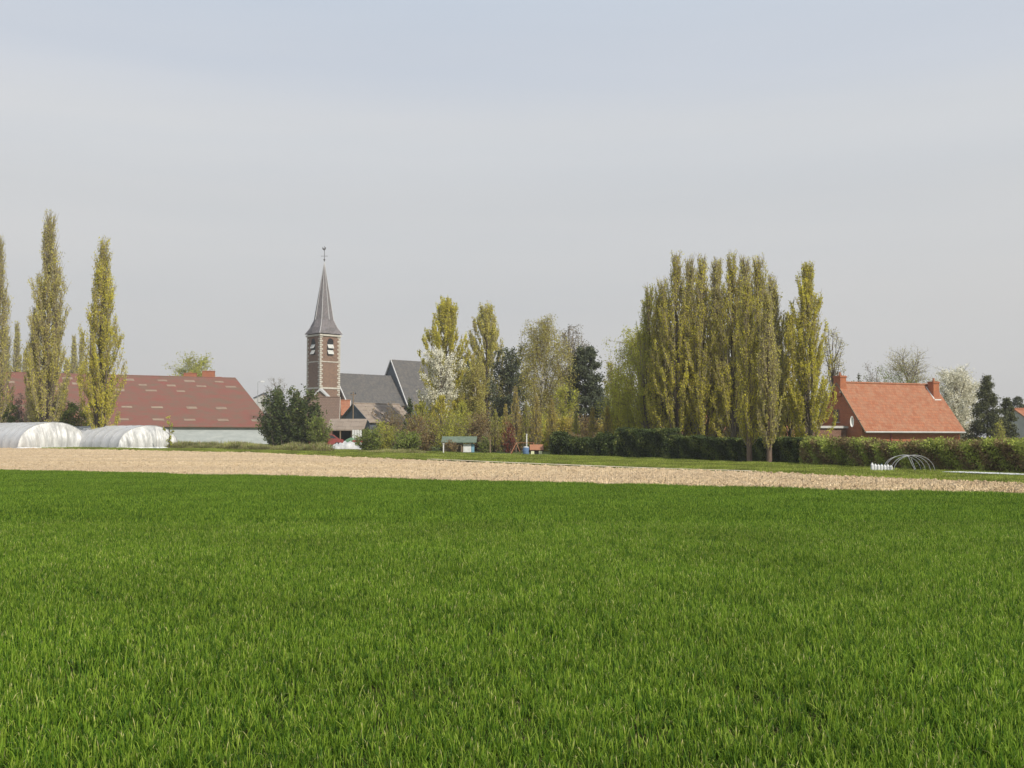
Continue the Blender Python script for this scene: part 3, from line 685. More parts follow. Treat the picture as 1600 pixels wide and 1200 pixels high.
def chimney(root, c, d, h, mat='brick_o', cap='stone', pots=1, name='chimney'):
    ch = MB().box((c[0], c[1], c[2] + h / 2), (d[0], d[1], h)).box((c[0], c[1], c[2] + h - .12), (d[0] + .12, d[1] + .12, .12)).build(name, M[mat], root)
    m = MB()
    for i in range(pots): m.lathe([(.11, 0), (.13, .05), (.10, .3), (.12, .34)], (c[0] + (i - (pots - 1) / 2) * .35, c[1], c[2] + h), 10)
    m.build('chimney_pot', M['rust'], ch)
    return ch

def window(root, x0, x1, z0, z1, y, axis='x', sgn=-1, frame='white'):
    """rectangular window on a wall plane y=const (axis x) or x=const (axis y)"""
    w_, h_ = x1 - x0, z1 - z0; cx, cz = (x0 + x1) / 2, (z0 + z1) / 2
    def bx(m, a, b, dz, wa, wh, t, o):
        if axis == 'x': m.box((a, y + sgn * o, b), (wa, t, wh))
        else: m.box((y + sgn * o, a, b), (t, wa, wh))
    m = MB(); f = .07
    bx(m, cx, z0 + f / 2, 0, w_, f, .06, .05); bx(m, cx, z1 - f / 2, 0, w_, f, .06, .05)
    bx(m, x0 + f / 2, cz, 0, f, h_ - 2 * f, .06, .05); bx(m, x1 - f / 2, cz, 0, f, h_ - 2 * f, .06, .05); bx(m, cx, cz, 0, f * .7, h_ - 2 * f, .05, .05)
    fr = m.build('window', M[frame], root)
    m = MB(); bx(m, cx, cz, 0, w_ - .04, h_ - .04, .03, .02); m.build('pane', M['glass'], fr)
    m = MB(); bx(m, cx, z0 - .05, 0, w_ + .2, .08, .14, .07); m.build('sill', M['stone'], fr)
    return fr

# --- barn, long low-pitched shed with red sheets
def build_barn():
    K = 1.15
    ax = Vector((.894, .448, 0)); nrm = Vector((.448, -.894, 0))
    RE = Vector((-48.9 * K, 190 * K, 0)); g = gz(200)
    d = 27 * K; eave = 1.6 + 1.87 * K - g; ridge = 1.6 + 10.57 * K - g
    L = 78.0; o = RE - ax * L; rz = math.atan2(ax.y, ax.x)
    root = gable_house('barn', 'long low barn with red corrugated roof and pale wall, left of the church', 'barn', (o.x, o.y, g), rz, L, d, d, eave, ridge, 'wall_b', 'barnroof', .5, .3, verge='wood')
    roof = [c for c in root.children if c.name.startswith('roof')][0]
    # translucent sheets in rows down the slope
    k = (ridge - eave) / d; a = math.atan(k)
    rows = [(.10, -.8), (.21, .6), (.33, 1.9), (.50, -.2), (.67, 1.6), (.90, .6)]
    rr = random.Random(4)
    for r, (f, off) in enumerate(rows):
        if r == 3: continue
        for i in range(int(L / 5.6)):
            x = L - 2.6 - i * 5.6 + off + rr.uniform(-.35, .35)
            if x < 1 or x > L - 1.4 or rr.random() < .07: continue
            y = -d * f; z = ridge - k * d * f + .14 / math.cos(a) + .03
            MB().box((x, y, z), (1.7 + rr.uniform(-.3, .3), rr.uniform(1.0, 1.6), .03), rx=a).build('roof_light', M['skylight'], roof)
    # wall posts / door
    return root
build_barn()

# --- church
def build_church():
    phi = math.radians(43); s = 5.13; c0 = P(499.5, 600, 230); cx, cy = math.cos(phi), math.sin(phi)
    off = Vector((-s / 2 * cx + s / 2 * cy, -s / 2 * cy - s / 2 * cx, 0)); cen = Vector((c0.x, 230, 0)) - off; g = gz(230)
    root = empty('church', (cen.x, cen.y, g), phi); tag(root, 'brick village church with pointed slate spire and slate nave roofs', 'church')
    Z = lambda py, Y=230: P(500, py, Y).z - g
    ze = Z(521); h = s / 2
    tower = MB().box((0, 0, ze / 2), (s, s, ze)).build('tower_wall', M['brick_t'], root)
    m = MB()
    for py, t, o in ((606, .35, .12), (564.5, .2, .06), (523, .35, .22)):
        z = Z(py)
        for a, b_ in (((0, -h - o / 2), (s + 2 * o, o)), ((0, h + o / 2), (s + 2 * o, o)), ((-h - o / 2, 0), (o, s)), ((h + o / 2, 0), (o, s))): m.box((a[0], a[1], z), (b_[0], b_[1], t))
        m.build('string_course', M['stone'], tower); m = MB()
    for sx in (-1, 1):
        for sy in (-1, 1):
            m = MB(); z = .3; i = 0
            while z < ze - .4:
                if True:
                    lx, ly = (.75, .45) if i % 2 else (.45, .75)
                    m.box((sx * (h + .03 - lx / 2), sy * (h + .03 - ly / 2), z), (lx, ly, .34))
                z += .44; i += 1
            m.build('quoin', M['stone'], tower)
    # belfry openings
    zb, zt = Z(553.5), Z(527.5); w = 1.55
    for nx, ny in ((0, -1), (-1, 0), (1, 0), (0, 1)):
        R = Matrix.Rotation(math.atan2(ny, nx) + math.pi / 2, 4, 'Z')
        def tr(p): return R @ Vector(p)
        arc = [(-w / 2, zb), (w / 2, zb), (w / 2, zt - w / 2)] + [(w / 2 * math.cos(a), zt - w / 2 + w / 2 * math.sin(a)) for a in np.linspace(.3, math.pi - .3, 7)] + [(-w / 2, zt - w / 2)]
        f = MB().extrude([tr((x, -h - .04, z)) for x, z in arc], tr((0, .06, 0)) - tr((0, 0, 0))).build('belfry_opening', M['dark'], tower)
        # stone surround
        m = MB(); ro = w / 2 + .22
        aa = np.linspace(0, math.pi, 9)
        for a0, a1 in zip(aa[:-1], aa[1:]):
            q = [(w / 2 * math.cos(a0), w / 2 * math.sin(a0)), (ro * math.cos(a0), ro * math.sin(a0)), (ro * math.cos(a1), ro * math.sin(a1)), (w / 2 * math.cos(a1), w / 2 * math.sin(a1))]
            m.extrude([tr((x, -h - .09, zt - w / 2 + z)) for x, z in q], tr((0, .1, 0)) - tr((0, 0, 0)))
        m.build('arch_surround', M['brick_d'], f)
        m = MB()
        for i, zz in enumerate((zb + .95, zb + 2.2)):
            q = [(-.0, zz), (-.42, zz - .82), (-.42, zz - .74), (0, zz + .08)]
            m.extrude([tr((-w / 2 + .05, -h - .03 + y, z)) for y, z in q], tr((w - .1, 0, 0)) - tr((0, 0, 0)))
        m.build('louvre', M['louvre'], f)
    # small slit + anchors
    # spire
    e = h + .38; z1 = Z(497.5); za = Z(404); m = MB(); Ro = 2.12
    ring0 = []; ring1 = []; ringm = []
    for k in range(8):
        a = k * math.pi / 4; rr = e if k % 2 == 0 else e * math.sqrt(2)
        ring0.append((rr * math.cos(a), rr * math.sin(a), ze + .12)); ring1.append((Ro * math.cos(a), Ro * math.sin(a), z1))
        rm = Ro * 1.28 if k % 2 == 0 else Ro * 1.42; ringm.append((rm * math.cos(a), rm * math.sin(a), ze + (z1 - ze) * .48))
    vs = ring0 + ringm + ring1 + [(0, 0, za)]
    fs = [(k, (k + 1) % 8, 8 + (k + 1) % 8, 8 + k) for k in range(8)] + [(8 + k, 8 + (k + 1) % 8, 16 + (k + 1) % 8, 16 + k) for k in range(8)] + [(16 + k, 16 + (k + 1) % 8, 24) for k in range(8)] + [tuple(range(8))[::-1]]
    sp = m.add(vs, fs).build('spire', M['spire'], root)
    m = MB()
    for k in range(8):
        a, b_, c_ = Vector(ring0[k]), Vector(ringm[k]), Vector(ring1[k])
        if k % 2: m.tube(a, b_, .07, n=5).tube(b_, c_, .07, n=5)
        m.tube(c_, (0, 0, za), .085, .04, n=5)
    m.build('lead_hip', M['lead'], sp)
    zv = Z(380)
    cr = MB().tube((0, 0, za - .3), (0, 0, zv), .06, n=6).tube((-.75 * cx, .75 * cy, za + 1.15), (.75 * cx, -.75 * cy, za + 1.15), .045, n=5).lathe([(.02, 0), (.2, .15), (.2, .3), (.02, .45)], (0, 0, za + .1), 10).build('cross', M['iron'], sp)
    q = [(-.45, 0), (-.15, -.12), (.15, -.1), (.32, .12), (.42, .42), (.2, .5), (.12, .2), (-.2, .2), (-.5, .55), (-.6, .3)]
    MB().extrude([(x * cx * .8, -x * cy * .8, zv - .75 + z * 1.1) for x, z in q], (.04, .04, 0)).build('weathercock', M['iron'], cr)
    # nave roof behind/right of the tower
    def wing(x0, x1, w, eave, ridge, nm, yc=0.0, gable=True):
        wl_ = MB().extrude([(x0, yc - w, 0), (x0, yc + w, 0), (x0, yc + w, eave), (x0, yc, ridge), (x0, yc - w, eave)], (x1 - x0, 0, 0)).build(nm + '_wall', M['brick_t'] if gable else M['clad'], root)
        m = MB()
        for sg in (-1, 1):
            k = (ridge - eave) / w; ye, zo = sg * (w + .3), eave - k * .3
            m.extrude([(x0 - .15, yc, ridge + .03), (x0 - .15, yc + ye, zo + .03), (x0 - .15, yc + ye, zo + .18), (x0 - .15, yc, ridge + .18)], (x1 - x0 + .3, 0, 0))
        rf = m.build(nm + '_roof', M['slate'], root)
        m = MB()
        for sg in (-1, 1):
            k = (ridge - eave) / w; ye, zo = sg * (w + .3), eave - k * .3
            m.extrude([(x0 - .4, yc, ridge - .1), (x0 - .4, yc + ye, zo - .1), (x0 - .4, yc + ye, zo + .28), (x0 - .4, yc, ridge + .28)], (.24, 0, 0))
        m.build('verge_board', M['lead'], rf)
        return wl_, rf
    ap = P(612, 563, 246.3); lx = (ap.x - cen.x) * cx + (ap.y - cen.y) * cy; ly = -(ap.x - cen.x) * cy + (ap.y - cen.y) * cx
    zr = 1.6 + 102.5 * 235 / F - g; zev = 1.6 + 57 * 230 / F - g
    wl1, _ = wing(h + .4, lx - .3, 5.0, zev, zr, 'nave')
    for i in range(4): MB().box((h + 3.5 + i * 3.4, -5.03, zev - 3), (1.1, .06, 3)).build('window', M['dark'], wl1)
    # higher choir
    ap = P(612, 563, 246.3); lx = (ap.x - cen.x) * cx + (ap.y - cen.y) * cy; ly = -(ap.x - cen.x) * cy + (ap.y - cen.y) * cx
    wing(lx, lx + 20, 6.6, ap.z - g - 11.0, ap.z - g, 'choir', ly, False)
    # little gabled projection on the near corner of the tower
    a = P(500, 606, 225.5); G_ = empty('porch', (0, 0, 0)); 
    loc = Matrix.Rotation(-phi, 4, 'Z') @ Vector((a.x - cen.x, a.y - cen.y, 0))
    G_.parent = root; G_.location = (loc.x, loc.y, 0); G_.rotation_euler = (0, 0, -phi)
    zt2 = a.z - g; m = MB().extrude([(-1.3, .3, 0), (1.3, .3, 0), (1.3, .3, zt2 - 1.6), (0, .3, zt2 - .2), (-1.3, .3, zt2 - 1.6)], (0, 3.2, 0)); m.build('porch_wall', M['brick_t'], G_)
    m = MB()
    for sg in (-1, 1): m.extrude([(0, 0, zt2 - .05), (sg * 2.0, 0, zt2 - 2.05), (sg * 2.0, 0, zt2 - 2.35), (0, 0, zt2 - .35 - .2)], (0, 3.4, 0))
    m.build('porch_roof', M['lead'], G_)
build_church()

# --- red/orange tiled house on the right
def build_right_house():
    ax = Vector((.914, .405, 0)); o = P(1309, 600, 104); g = gz(104); rz = math.atan2(ax.y, ax.x)
    L = 12.2; w = 3.25; ridge = o.z - g; eave = P(1345, 676, 101).z - g + .72
    root = gable_house('tiled_house', 'house with steep bright orange tiled roof and brick gable on the right', 'house', (o.x, o.y, g), rz, L, w, w, eave, ridge, 'brick_o', 'tile_o', .55, .12, gutter='wall_l')
    roof = [c for c in root.children if c.name.startswith('roof')][0]
    k = (ridge - eave) / w
    eave0 = eave
    m = MB()   # dark-and-pale verge on the gable
    for sg in (-1, 1): m.extrude([(-.2, 0, ridge + .0), (-.2, sg * (w + .55), eave - k * .55), (-.2, sg * (w + .55), eave - k * .55 + .17), (-.2, 0, ridge + .17)], (.07, 0, 0))
    m.build('verge_board', M['wood'], roof)
    c1 = chimney(root, (.22, -.05, ridge - 1.2), (.72, .95, 0), 2.0)
    MB().box((.22, -.56, ridge - .8), (.9, .12, .14)).build('flashing', M['white'], c1)
    xr = L - .75
    c2 = chimney(root, (xr, -.75, ridge - 1.55), (.75, .7, 0), 2.0)
    m = MB().box((xr, -1.2, ridge - 1.42), (.85, .2, .16)); m.extrude([(xr - .5, -.2, ridge - .3), (xr - .5, -1.2, ridge - 1.45), (xr - .5, -1.2, ridge - 1.25), (xr - .5, -.2, ridge - .08)], (.12, 0, 0)); m.build('flashing', M['white'], c2)
    window(root, -.15, .65, 2.75, 3.95, 0, 'y', -1, 'wood')
    # satellite dish at the eave corner
    d = MB(); prof = [(.0, 0), (.2, .03), (.36, .09), (.42, .14), (.40, .16), (.2, .06), (.0, .03)]
    n = 16; vs = []
    for r, z in prof:
        for kk in range(n): a = 2 * math.pi * kk / n; vs.append(Vector((-.62 - z - (.1), -w + .45 + r * math.cos(a) * .4, eave + .3 + r * math.sin(a) * 1.25)))
    fs = [(j * n + kk, j * n + (kk + 1) % n, (j + 1) * n + (kk + 1) % n, (j + 1) * n + kk) for j in range(len(prof) - 1) for kk in range(n)]
    Rz = Matrix.Translation((-.6, -w, 0)) @ Matrix.Rotation(math.radians(48), 4, 'Z') @ Matrix.Translation((.6, w, 0))
    dish = d.add([Rz @ v for v in vs], fs).build('satellite_dish', M['white'], root)
    MB().tube((0, -w + .2, eave + .4), (-.6, -w + .2, eave + .5), .03).build('bracket', M['iron'], dish)
    # lean-to at the gable with white fascia
    an = MB().box((-2.3, 1.0, eave * .44), (4.4, 4.4, eave * .88)).build('annex_wall', M['brick_d'], root)
    ann = MB().box((-2.35, 1.0, eave * .88 + .1), (4.7, 4.8, .2)).build('annex_fascia', M['wall_l'], root)
    MB().box((-2.35, 1.0, eave * .88 + .215), (4.5, 4.6, .03)).build('annex_roof', M['tile_g'], root)
    MB().tube((L * .28, -w - .1, 0), (L * .28, -w - .1, eave - .2), .05, n=8).build('downpipe', M['redpaint'], root)
build_right_house()

# --- orange house hidden by the poplar clump
o = P(1032, 690, 104)
r = gable_house('tiled_house', 'low orange tiled house mostly hidden behind the poplar clump', 'house', (o.x, 104, gz(104)), math.radians(6), 11.4, 3.5, 3.5, 1.75, 4.3, 'brick_o', 'tile_o', .3, .2, gutter='white')
chimney(r, (.8, 0, 4.0), (.5, .5, 0), 1.2)
o = P(1014, 690, 98)
r2 = gable_house('small_outbuilding', 'small orange roofed outbuilding with white verge behind the dark hedge', 'shed', (o.x, 98, gz(98)), math.radians(58), 3.0, 1.3, 1.3, 1.1, 2.35, 'brick_o', 'tile_o', .15, .12, verge='white')
o = P(1196, 690, 92)
r3 = gable_house('garden_annex', 'little orange gabled outbuilding glimpsed between poplar trunks by the tiled house', 'shed', (o.x, 92, gz(92)), math.radians(20), 2.0, 1.6, 1.6, 1.25, 3.0, 'brick_o', 'tile_o', .15, .1, gutter='white')
o = P(1588, 690, 125)
gable_house('tiled_house', 'red tiled house cut off by the right edge of the photo', 'house', (o.x, 125, gz(125)), math.radians(12), 9, 4, 4, 2.2, P(1590, 641, 125).z - gz(125), 'wall_l', 'tile_o', .3, .2)

# --- village houses beside the church
o = P(476, 620, 168); g = gz(168)
r = gable_house('brown_roofed_house', 'brown tiled house standing in front of the church tower', 'house', (o.x, 168, g), math.radians(8), 5.3, 6, 6, P(500, 668, 162).z - g, P(500, 622, 168).z - g, 'brick_d', 'tile_b', .3, .15, verge='stone')
o = P(530, 640, 178)
r = gable_house('brick_house', 'small orange brick house wedged between church nave and slate clad shed', 'house', (o.x, 178, gz(178)), math.radians(5), 1.7, 3, 3, P(500, 648, 175).z - g, P(500, 627, 178).z - g, 'brick_o', 'tile_o', .2, .15, verge='white')
# slate-clad gable facing the camera, roof running away to the right
def slate_barn():
    g = gz(150); a = P(554, 632, 150); rz = math.radians(40)
    L = 7.2; w = 3.9; ridge = a.z - g; eave = P(584, 659, 148).z - g
    root = gable_house('outbuilding', 'outbuilding with blue grey clad gable and weathered brown roof', 'outbuilding', (a.x, 150, g), rz, L, w, w, eave, ridge, 'clad', 'tile_g', .3, .25, verge='clad')
    MB().box((L * .3, -w - .03, eave * .45), (1.2, .06, eave * .8)).build('door', M['dark'], root)
    MB().box((L * .75, -w - .03, eave * .55), (1.0, .06, .9)).build('window', M['dark'], root)
    return root
slate_barn()
def lean_to():
    g = gz(135); a = P(513, 673, 132); b = P(566, 673, 132); z1 = P(540, 661, 134).z - g; z0 = P(540, 673, 132).z - g; W = b.x - a.x
    root = empty('open_shed', (a.x, 132, g)); tag(root, 'open fronted lean-to shed with brown roof and white boarded end', 'shed')
    MB().extrude([(-.3, 0, z0), (-.3, 3.2, z1 + .4), (-.3, 3.2, z1 + .55), (-.3, 0, z0 + .14)], (W + .5, 0, 0)).build('roof', M['tile_g'], root)
    for x in (0.05, W * .35, W * .68): MB().box((x, .15, z0 / 2), (.15, .15, z0)).build('post', M['wood'], root)
    MB().box((W / 2, 3.1, z0 / 2 + .2), (W, .12, z0 + .4)).build('back_wall', M['dark'], root)
    d = MB()
    for i in range(4): d.box((W * .74 + i * .30, -.1, z0 * .5 + .12), (.26, .06, z0 * .98))
    d.build('boarding', M['white'], root)
lean_to()
# covered heap and odds and ends under the shed
o = P(533, 676, 129)
m = MB(); n = 9; vs = []; fs = []
for i in range(n):
    for j in range(5):
        h_ = (1 - abs(j - 2) / 2.3) * .9 * math.sin(math.pi * (i + .6) / (n + .2)) + random.uniform(-.06, .06); vs.append((i * .24, j * .35, max(h_, 0.0)))
for i in range(n - 1):
    for j in range(4): b = i * 5 + j; fs.append((b, b + 5, b + 6, b + 1))
tp = m.add(vs, fs).build('tarpaulin_cover', M['tarp'], None, (o.x, 129.5, gz(129) + .15)); tag(tp, 'green tarpaulin bundle beside the white boarded shed end', 'tarpaulin')
mod = tp.modifiers.new('thick', 'SOLIDIFY'); mod.thickness = .05
def sheet(name, label, cat, px0, px1, Y, zt, mat, seed, ground=True):
    r_ = random.Random(seed); a = P(px0, 690, Y); b = P(px1, 690, Y); W = b.x - a.x; nx, ny = 28, 9; vs = []; fs = []
    for i in range(nx):
        for j in range(ny):
            u = i / (nx - 1); v = j / (ny - 1); env = math.sin(math.pi * min(max(u, .02), .98)) ** .5 * math.sin(math.pi * v) ** .7
            vs.append((u * W, v * 2.6, max(0.015, zt * env * r_.uniform(.70, 1.05))))
    for i in range(nx - 1):
        for j in range(ny - 1): q = i * ny + j; fs.append((q, q + ny, q + ny + 1, q + 1))
    o = MB().add(vs, fs).build(name, M[mat], None, (a.x, Y, gz(Y)), True); tag(o, label, cat); md = o.modifiers.new('thick', 'SOLIDIFY'); md.thickness = .03
    return o
sheet('plastic_sheet', 'crumpled white plastic sheet lying over a heap right of the dark bush', 'plastic sheet', 512, 563, 104.2, .95, 'endfilm', 5)
# red car half hidden behind the sheet
def small_car(px, Y, label, mat, rz):
    a = P(px, 690, Y); root = empty('car', (a.x, Y, gz(Y)), rz); tag(root, label, 'car')
    side = [(-1.9, .35), (-1.95, .75), (-1.75, .95), (-1.1, 1.0), (-.65, 1.42), (.75, 1.45), (1.35, 1.0), (1.85, .9), (1.95, .6), (1.9, .35)]
    MB().extrude([(x, -.8, z) for x, z in side], (0, 1.6, 0)).build('body', M[mat], root)
    g1 = [(-.98, 1.02), (-.6, 1.36), (.68, 1.38), (1.15, 1.02)]
    MB().extrude([(x, -.815, z) for x, z in g1], (0, 1.63, 0)).build('side_glass', M['glass'], root)
    for x in (-1.2, 1.2):
        for y in (-.72, .72): MB().tube((x, y - .1, .31), (x, y + .1, .31), .31, n=16).build('wheel', M['dark'], root)
small_car(510, 121, 'red car parked half hidden at the left of the lean-to shed', 'redpaint', .15)
a = P(551, 690, 118); rb = empty('trough', (a.x, 118, gz(118) + .0)); tag(rb, 'low red painted trough on legs below the white boards', 'trough')
MB().box((.75, 0, .75), (1.5, .4, .22)).build('tub', M['redpaint'], rb)
for x in (.1, 1.4): MB().box((x, 0, .32), (.08, .3, .64)).build('leg', M['iron'], rb)
# pale house with gable beyond the barn end
o = P(411, 690, 245); g = gz(245)
r = gable_house('pale_house', 'small pale rendered house between red barn end and dark bush', 'house', (o.x, 245, g), math.radians(98), 7, 2.1, 2.1, P(400, 622, 245).z - g, P(400, 615, 245).z - g, 'wall_l', 'tile_b', .2, .2, verge='clad')
# farmhouse behind the barn, only ridge and chimneys show
o = P(262, 690, 262); g = gz(262); zr = P(300, 590.5, 262).z - g
r = gable_house('farmhouse', 'farmhouse behind the barn showing an orange ridge and two chimneys', 'house', (o.x, 262, g), 0.03, 12.5, 4, 4, zr - 4, zr, 'brick_o', 'tile_o', .2, .2)
chimney(r, (5.2, 0, zr - .8), (3.0, .9, 0), 2.0, 'brick_o', pots=2); chimney(r, (9.6, 0, zr - .8), (2.9, .9, 0), 2.55, 'brick_o', pots=0)

# --- poles
def pole(px, top, Y, label, lamp=False):
    a = P(px, top, Y); g = gz(Y); root = empty('street_lamp' if lamp else 'utility_pole', (a.x, Y, g)); tag(root, label, 'street lamp' if lamp else 'pole'); H = a.z - g
    MB().tube((0, 0, 0), (0, 0, H), .10, .06, 8).build('mast', M['pipe'] if lamp else M['wood'], root)
    if lamp:
        MB().tube((0, 0, H), (.7, 0, H + .15), .05, .04, 6).build('arm', M['pipe'], root); MB().box((.95, 0, H + .1), (.75, .32, .3)).build('lamp_head', M['white'], root)
    else:
        MB().box((0, 0, H - .4), (.7, .10, .10)).build('crossarm', M['wood'], root)
        m = MB()
        for x in (-.28, .28): m.lathe([(.05, 0), (.08, .05), (.06, .2)], (x, 0, H - .33), 8)
        m.build('insulator', M['glass'], root)
pole(552, 612, 140, 'thin wooden pole in front of the blue grey clad gable')
pole(411, 615, 228, 'dark pole beside the pale house past the barn end')
pole(403, 597, 215, 'street lamp with white head just right of the barn roof', True)

# ---------------------------------------------------------------- polytunnels
def tunnel(pxc, Y, L, label, seed, W=8.0, H=2.8):
    r_ = random.Random(seed); ax = Vector((-.80, .60, 0)); g = gz(Y)
    c = P(pxc, 690, Y); rz = math.atan2(ax.y, ax.x)
    root = empty('polytunnel', (c.x, Y, g), rz); tag(root, label, 'polytunnel', 'plastic greenhouse tunnels beside the bare field')
    def shell(x0, x1, nx, sag, nm, endcap=False):
        vs = []; fs = []; na = 28
        for i in range(nx + 1):
            u = i / nx; x = x0 + (x1 - x0) * u
            k = 1 - sag * abs(math.sin(math.pi * x / 1.6)) ** .8
            for j in range(na + 1):
                a = math.pi * j / na; fold = 1 + r_.uniform(-.006, .006)
                vs.append((x, -W / 2 * math.cos(a) * k * fold, H * math.sin(a) ** .85 * k * fold if 0 < j < na else 0))
        for i in range(nx):
            for j in range(na): b = i * (na + 1) + j; fs.append((b, b + 1, b + na + 2, b + na + 1))
        return MB().add(vs, fs).build(nm, M['plastic'], root, smooth=True)
    film = shell(0, L, int(L / .4), .028, 'film_cover')
    # gathered end cloth: hangs from the first hoop, folds run down to the ground
    vs = []; fs = []; nu = 110; nv = 12
    ph = [r_.uniform(0, 6.28) for _ in range(5)]
    for i in range(nv + 1):
        v = i / nv
        for j in range(nu + 1):
            a = math.pi * j / nu; yy = -math.cos(a); top = H * math.sin(a) ** .85 * .995 if 0 < j < nu else 0
            z = top * (1 - v); bul = math.sin(math.pi / 2 * min(v * 1.3, 1)) * math.sin(a) * .85
            k = yy * 19 + 2.2 * math.sin(yy * 4 + ph[0])
            fold = (.5 * math.sin(k + ph[1] + v * 1.5 * yy) + .35 * math.sin(k * 2.3 + ph[2]) + .3 * math.sin(k * .45 + ph[3])) * .27 * min(1, v * 3 + .05) * (.3 + .7 * math.sin(a))
            vs.append((-bul - fold, yy * W / 2 * .995 * (1 - .16 * v * math.sin(a)) , max(z, 0)))
    for i in range(nv):
        for j in range(nu): b = i * (nu + 1) + j; fs.append((b, b + nu + 1, b + nu + 2, b + 1))
    MB().add(vs, fs).build('end_cloth', M['endfilm'], root, smooth=True)
    for i in range(int(L / 1.6) + 1):
        x = i * 1.6; pts = [(x, -W / 2 * math.cos(a) * 1.004, H * math.sin(a) ** .85 * 1.004) for a in np.linspace(0.02, math.pi - .02, 15)]
        MB().path(pts, .035, 5).build('hoop', M['pipe'], root)
    # loose skirt of film on the ground
    vs = []; fs = []
    for i in range(30):
        u = i / 29; a = math.pi * u
        x = -1.2 * math.sin(a); y = -W / 2 * math.cos(a)
        rr = 1 + r_.uniform(.04, .16)
        vs += [(x, y, .12 + r_.uniform(0, .06)), (x * rr - .1, y * rr, .03 + r_.uniform(0, .07))]
        if i: fs.append((2 * i - 2, 2 * i - 1, 2 * i + 1, 2 * i))
    MB().add(vs, fs).build('film_skirt', M['whitepl'], root, smooth=True)
    return root
tunnel(84, 116, 42, 'white plastic tunnel with crumpled end, leftmost at the field edge', 1)
tunnel(233, 116, 36, 'white plastic tunnel whose crumpled end stands before the barn wall', 4, 7.4, 2.45)

# ---------------------------------------------------------------- trees and shrubs
# left group
poplar(0, 368, 17, 124, 'tall sparse poplar cut off by the left edge of the photo', 'poplar_old', 9000, 1, ls=.12)
poplar(79, 333, 24, 121, 'tallest poplar on the left, second from the photo edge', 'poplar_old', 21000, 2, stems=6, ls=.12, fat=1.5, sparse_top=.7)
poplar(56, 480, 11, 122.5, 'slim lower poplar stem leaning against the tallest left poplar', 'poplar_old', 4500, 3, stems=2, ls=.11)
poplar(162, 373, 23, 120, 'tall golden green poplar standing in front of the barn roof', 'poplar', 22000, 4, stems=5, ls=.12, sparse_top=.75, fat=1.45)
for i, (px, t, hw, lb) in enumerate([(10, 512, 6, 'far thin poplar behind the barn nearest the left photo edge'), (27, 503, 7, 'far thin poplar behind the barn, left of the tallest poplar'), (40, 545, 6, 'short far poplar behind the barn, close by the tallest poplar'),
                                   (116, 524, 6, 'far poplar behind the barn, left one of two between big poplars'), (128, 526, 6, 'far poplar behind the barn, right one of two between big poplars'), (104, 560, 8, 'low far poplar behind the barn beside the tallest poplar')]):
    poplar(px, t, hw, 280, lb, 'poplar_old', 3800, 20 + i, 2, ls=.3, fat=1.6, group='far poplars behind the barn')
broad('bush', 'bush', 'dark green bush at the left photo edge behind the tunnel', 4, 612, 24, 128, 'green', 11000, 1, z0=.0, zc=.5, ls=.14, group='bushes behind the tunnels')
broad('bush', 'bush', 'bare brownish bush left of the tallest poplar base', 38, 608, 24, 129, 'baretwig', 7000, 2, z0=.0, zc=.6, ls=.10, twigs=18, group='bushes behind the tunnels')
broad('bush', 'bush', 'green bush between the two big left poplars behind the tunnel', 100, 620, 32, 124, 'green', 16000, 3, z0=.0, zc=.5, ls=.13, group='bushes behind the tunnels')
broad('bush', 'bush', 'yellow green bush at the foot of the golden left poplar', 138, 634, 22, 125, 'lime', 8000, 4, z0=.0, zc=.5, ls=.12, group='bushes behind the tunnels')
broad('sapling', 'sapling', 'thin young sapling beside the end of the right hand tunnel', 265, 652, 9, 113, 'lime', 420, 5, z0=.15, zc=.7, limbs=8, twigs=5, ls=.10)
broad('tree', 'tree', 'round green tree behind the farmhouse chimneys', 303, 560, 44, 290, 'lime', 14000, 6, z0=.3, zc=.6, ls=.28, group='background trees')
# bare tree and dark evergreen bush in front of the church
broad('tree', 'tree', 'small bare tree left of the church tower', 433, 590, 20, 190, 'baretwig', 1300, 7, z0=.4, zc=.75, limbs=18, twigs=8, ls=.10, nsub=1)
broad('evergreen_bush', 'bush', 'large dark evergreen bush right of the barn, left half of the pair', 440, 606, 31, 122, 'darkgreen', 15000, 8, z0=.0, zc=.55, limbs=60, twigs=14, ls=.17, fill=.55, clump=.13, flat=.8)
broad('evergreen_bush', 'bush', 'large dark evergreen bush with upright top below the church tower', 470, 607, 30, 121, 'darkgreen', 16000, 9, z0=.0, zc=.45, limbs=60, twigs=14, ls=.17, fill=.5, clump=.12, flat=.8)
broad('bush', 'bush', 'green bush fringed with orange at the right of the dark evergreens', 499, 646, 18, 119, 'green', 4200, 10, z0=.0, zc=.5, limbs=30, ls=.13)
# shrubs at centre left
broad('shrub', 'shrub', 'low green shrub right of the white plastic sheet', 578, 668, 22, 100, 'green', 4200, 11, z0=.0, zc=.5, ls=.11, group='shrubs below the outbuildings')
broad('shrub', 'shrub', 'yellow green low shrub on the verge below the brown roofed outbuilding', 600, 660, 22, 103, 'lime', 3000, 12, z0=.0, zc=.5, ls=.10, group='shrubs below the outbuildings')
broad('shrub', 'shrub', 'dark leafy shrub on the verge left of the yellow green willows', 634, 676, 24, 98, 'green', 5200, 13, z0=.0, zc=.5, ls=.12, group='shrubs below the outbuildings')
conifer('small_conifer', 'conifer', 'small dark conifer right of the brown roofed outbuilding', 640, 622, 11, 128, 'darkgreen', 3000, 1, ls=.14)
broad('shrub', 'shrub', 'brownish twiggy shrub in front of the outbuilding roof corner', 618, 632, 22, 132, 'brown', 2600, 14, z0=.0, zc=.6, ls=.10)
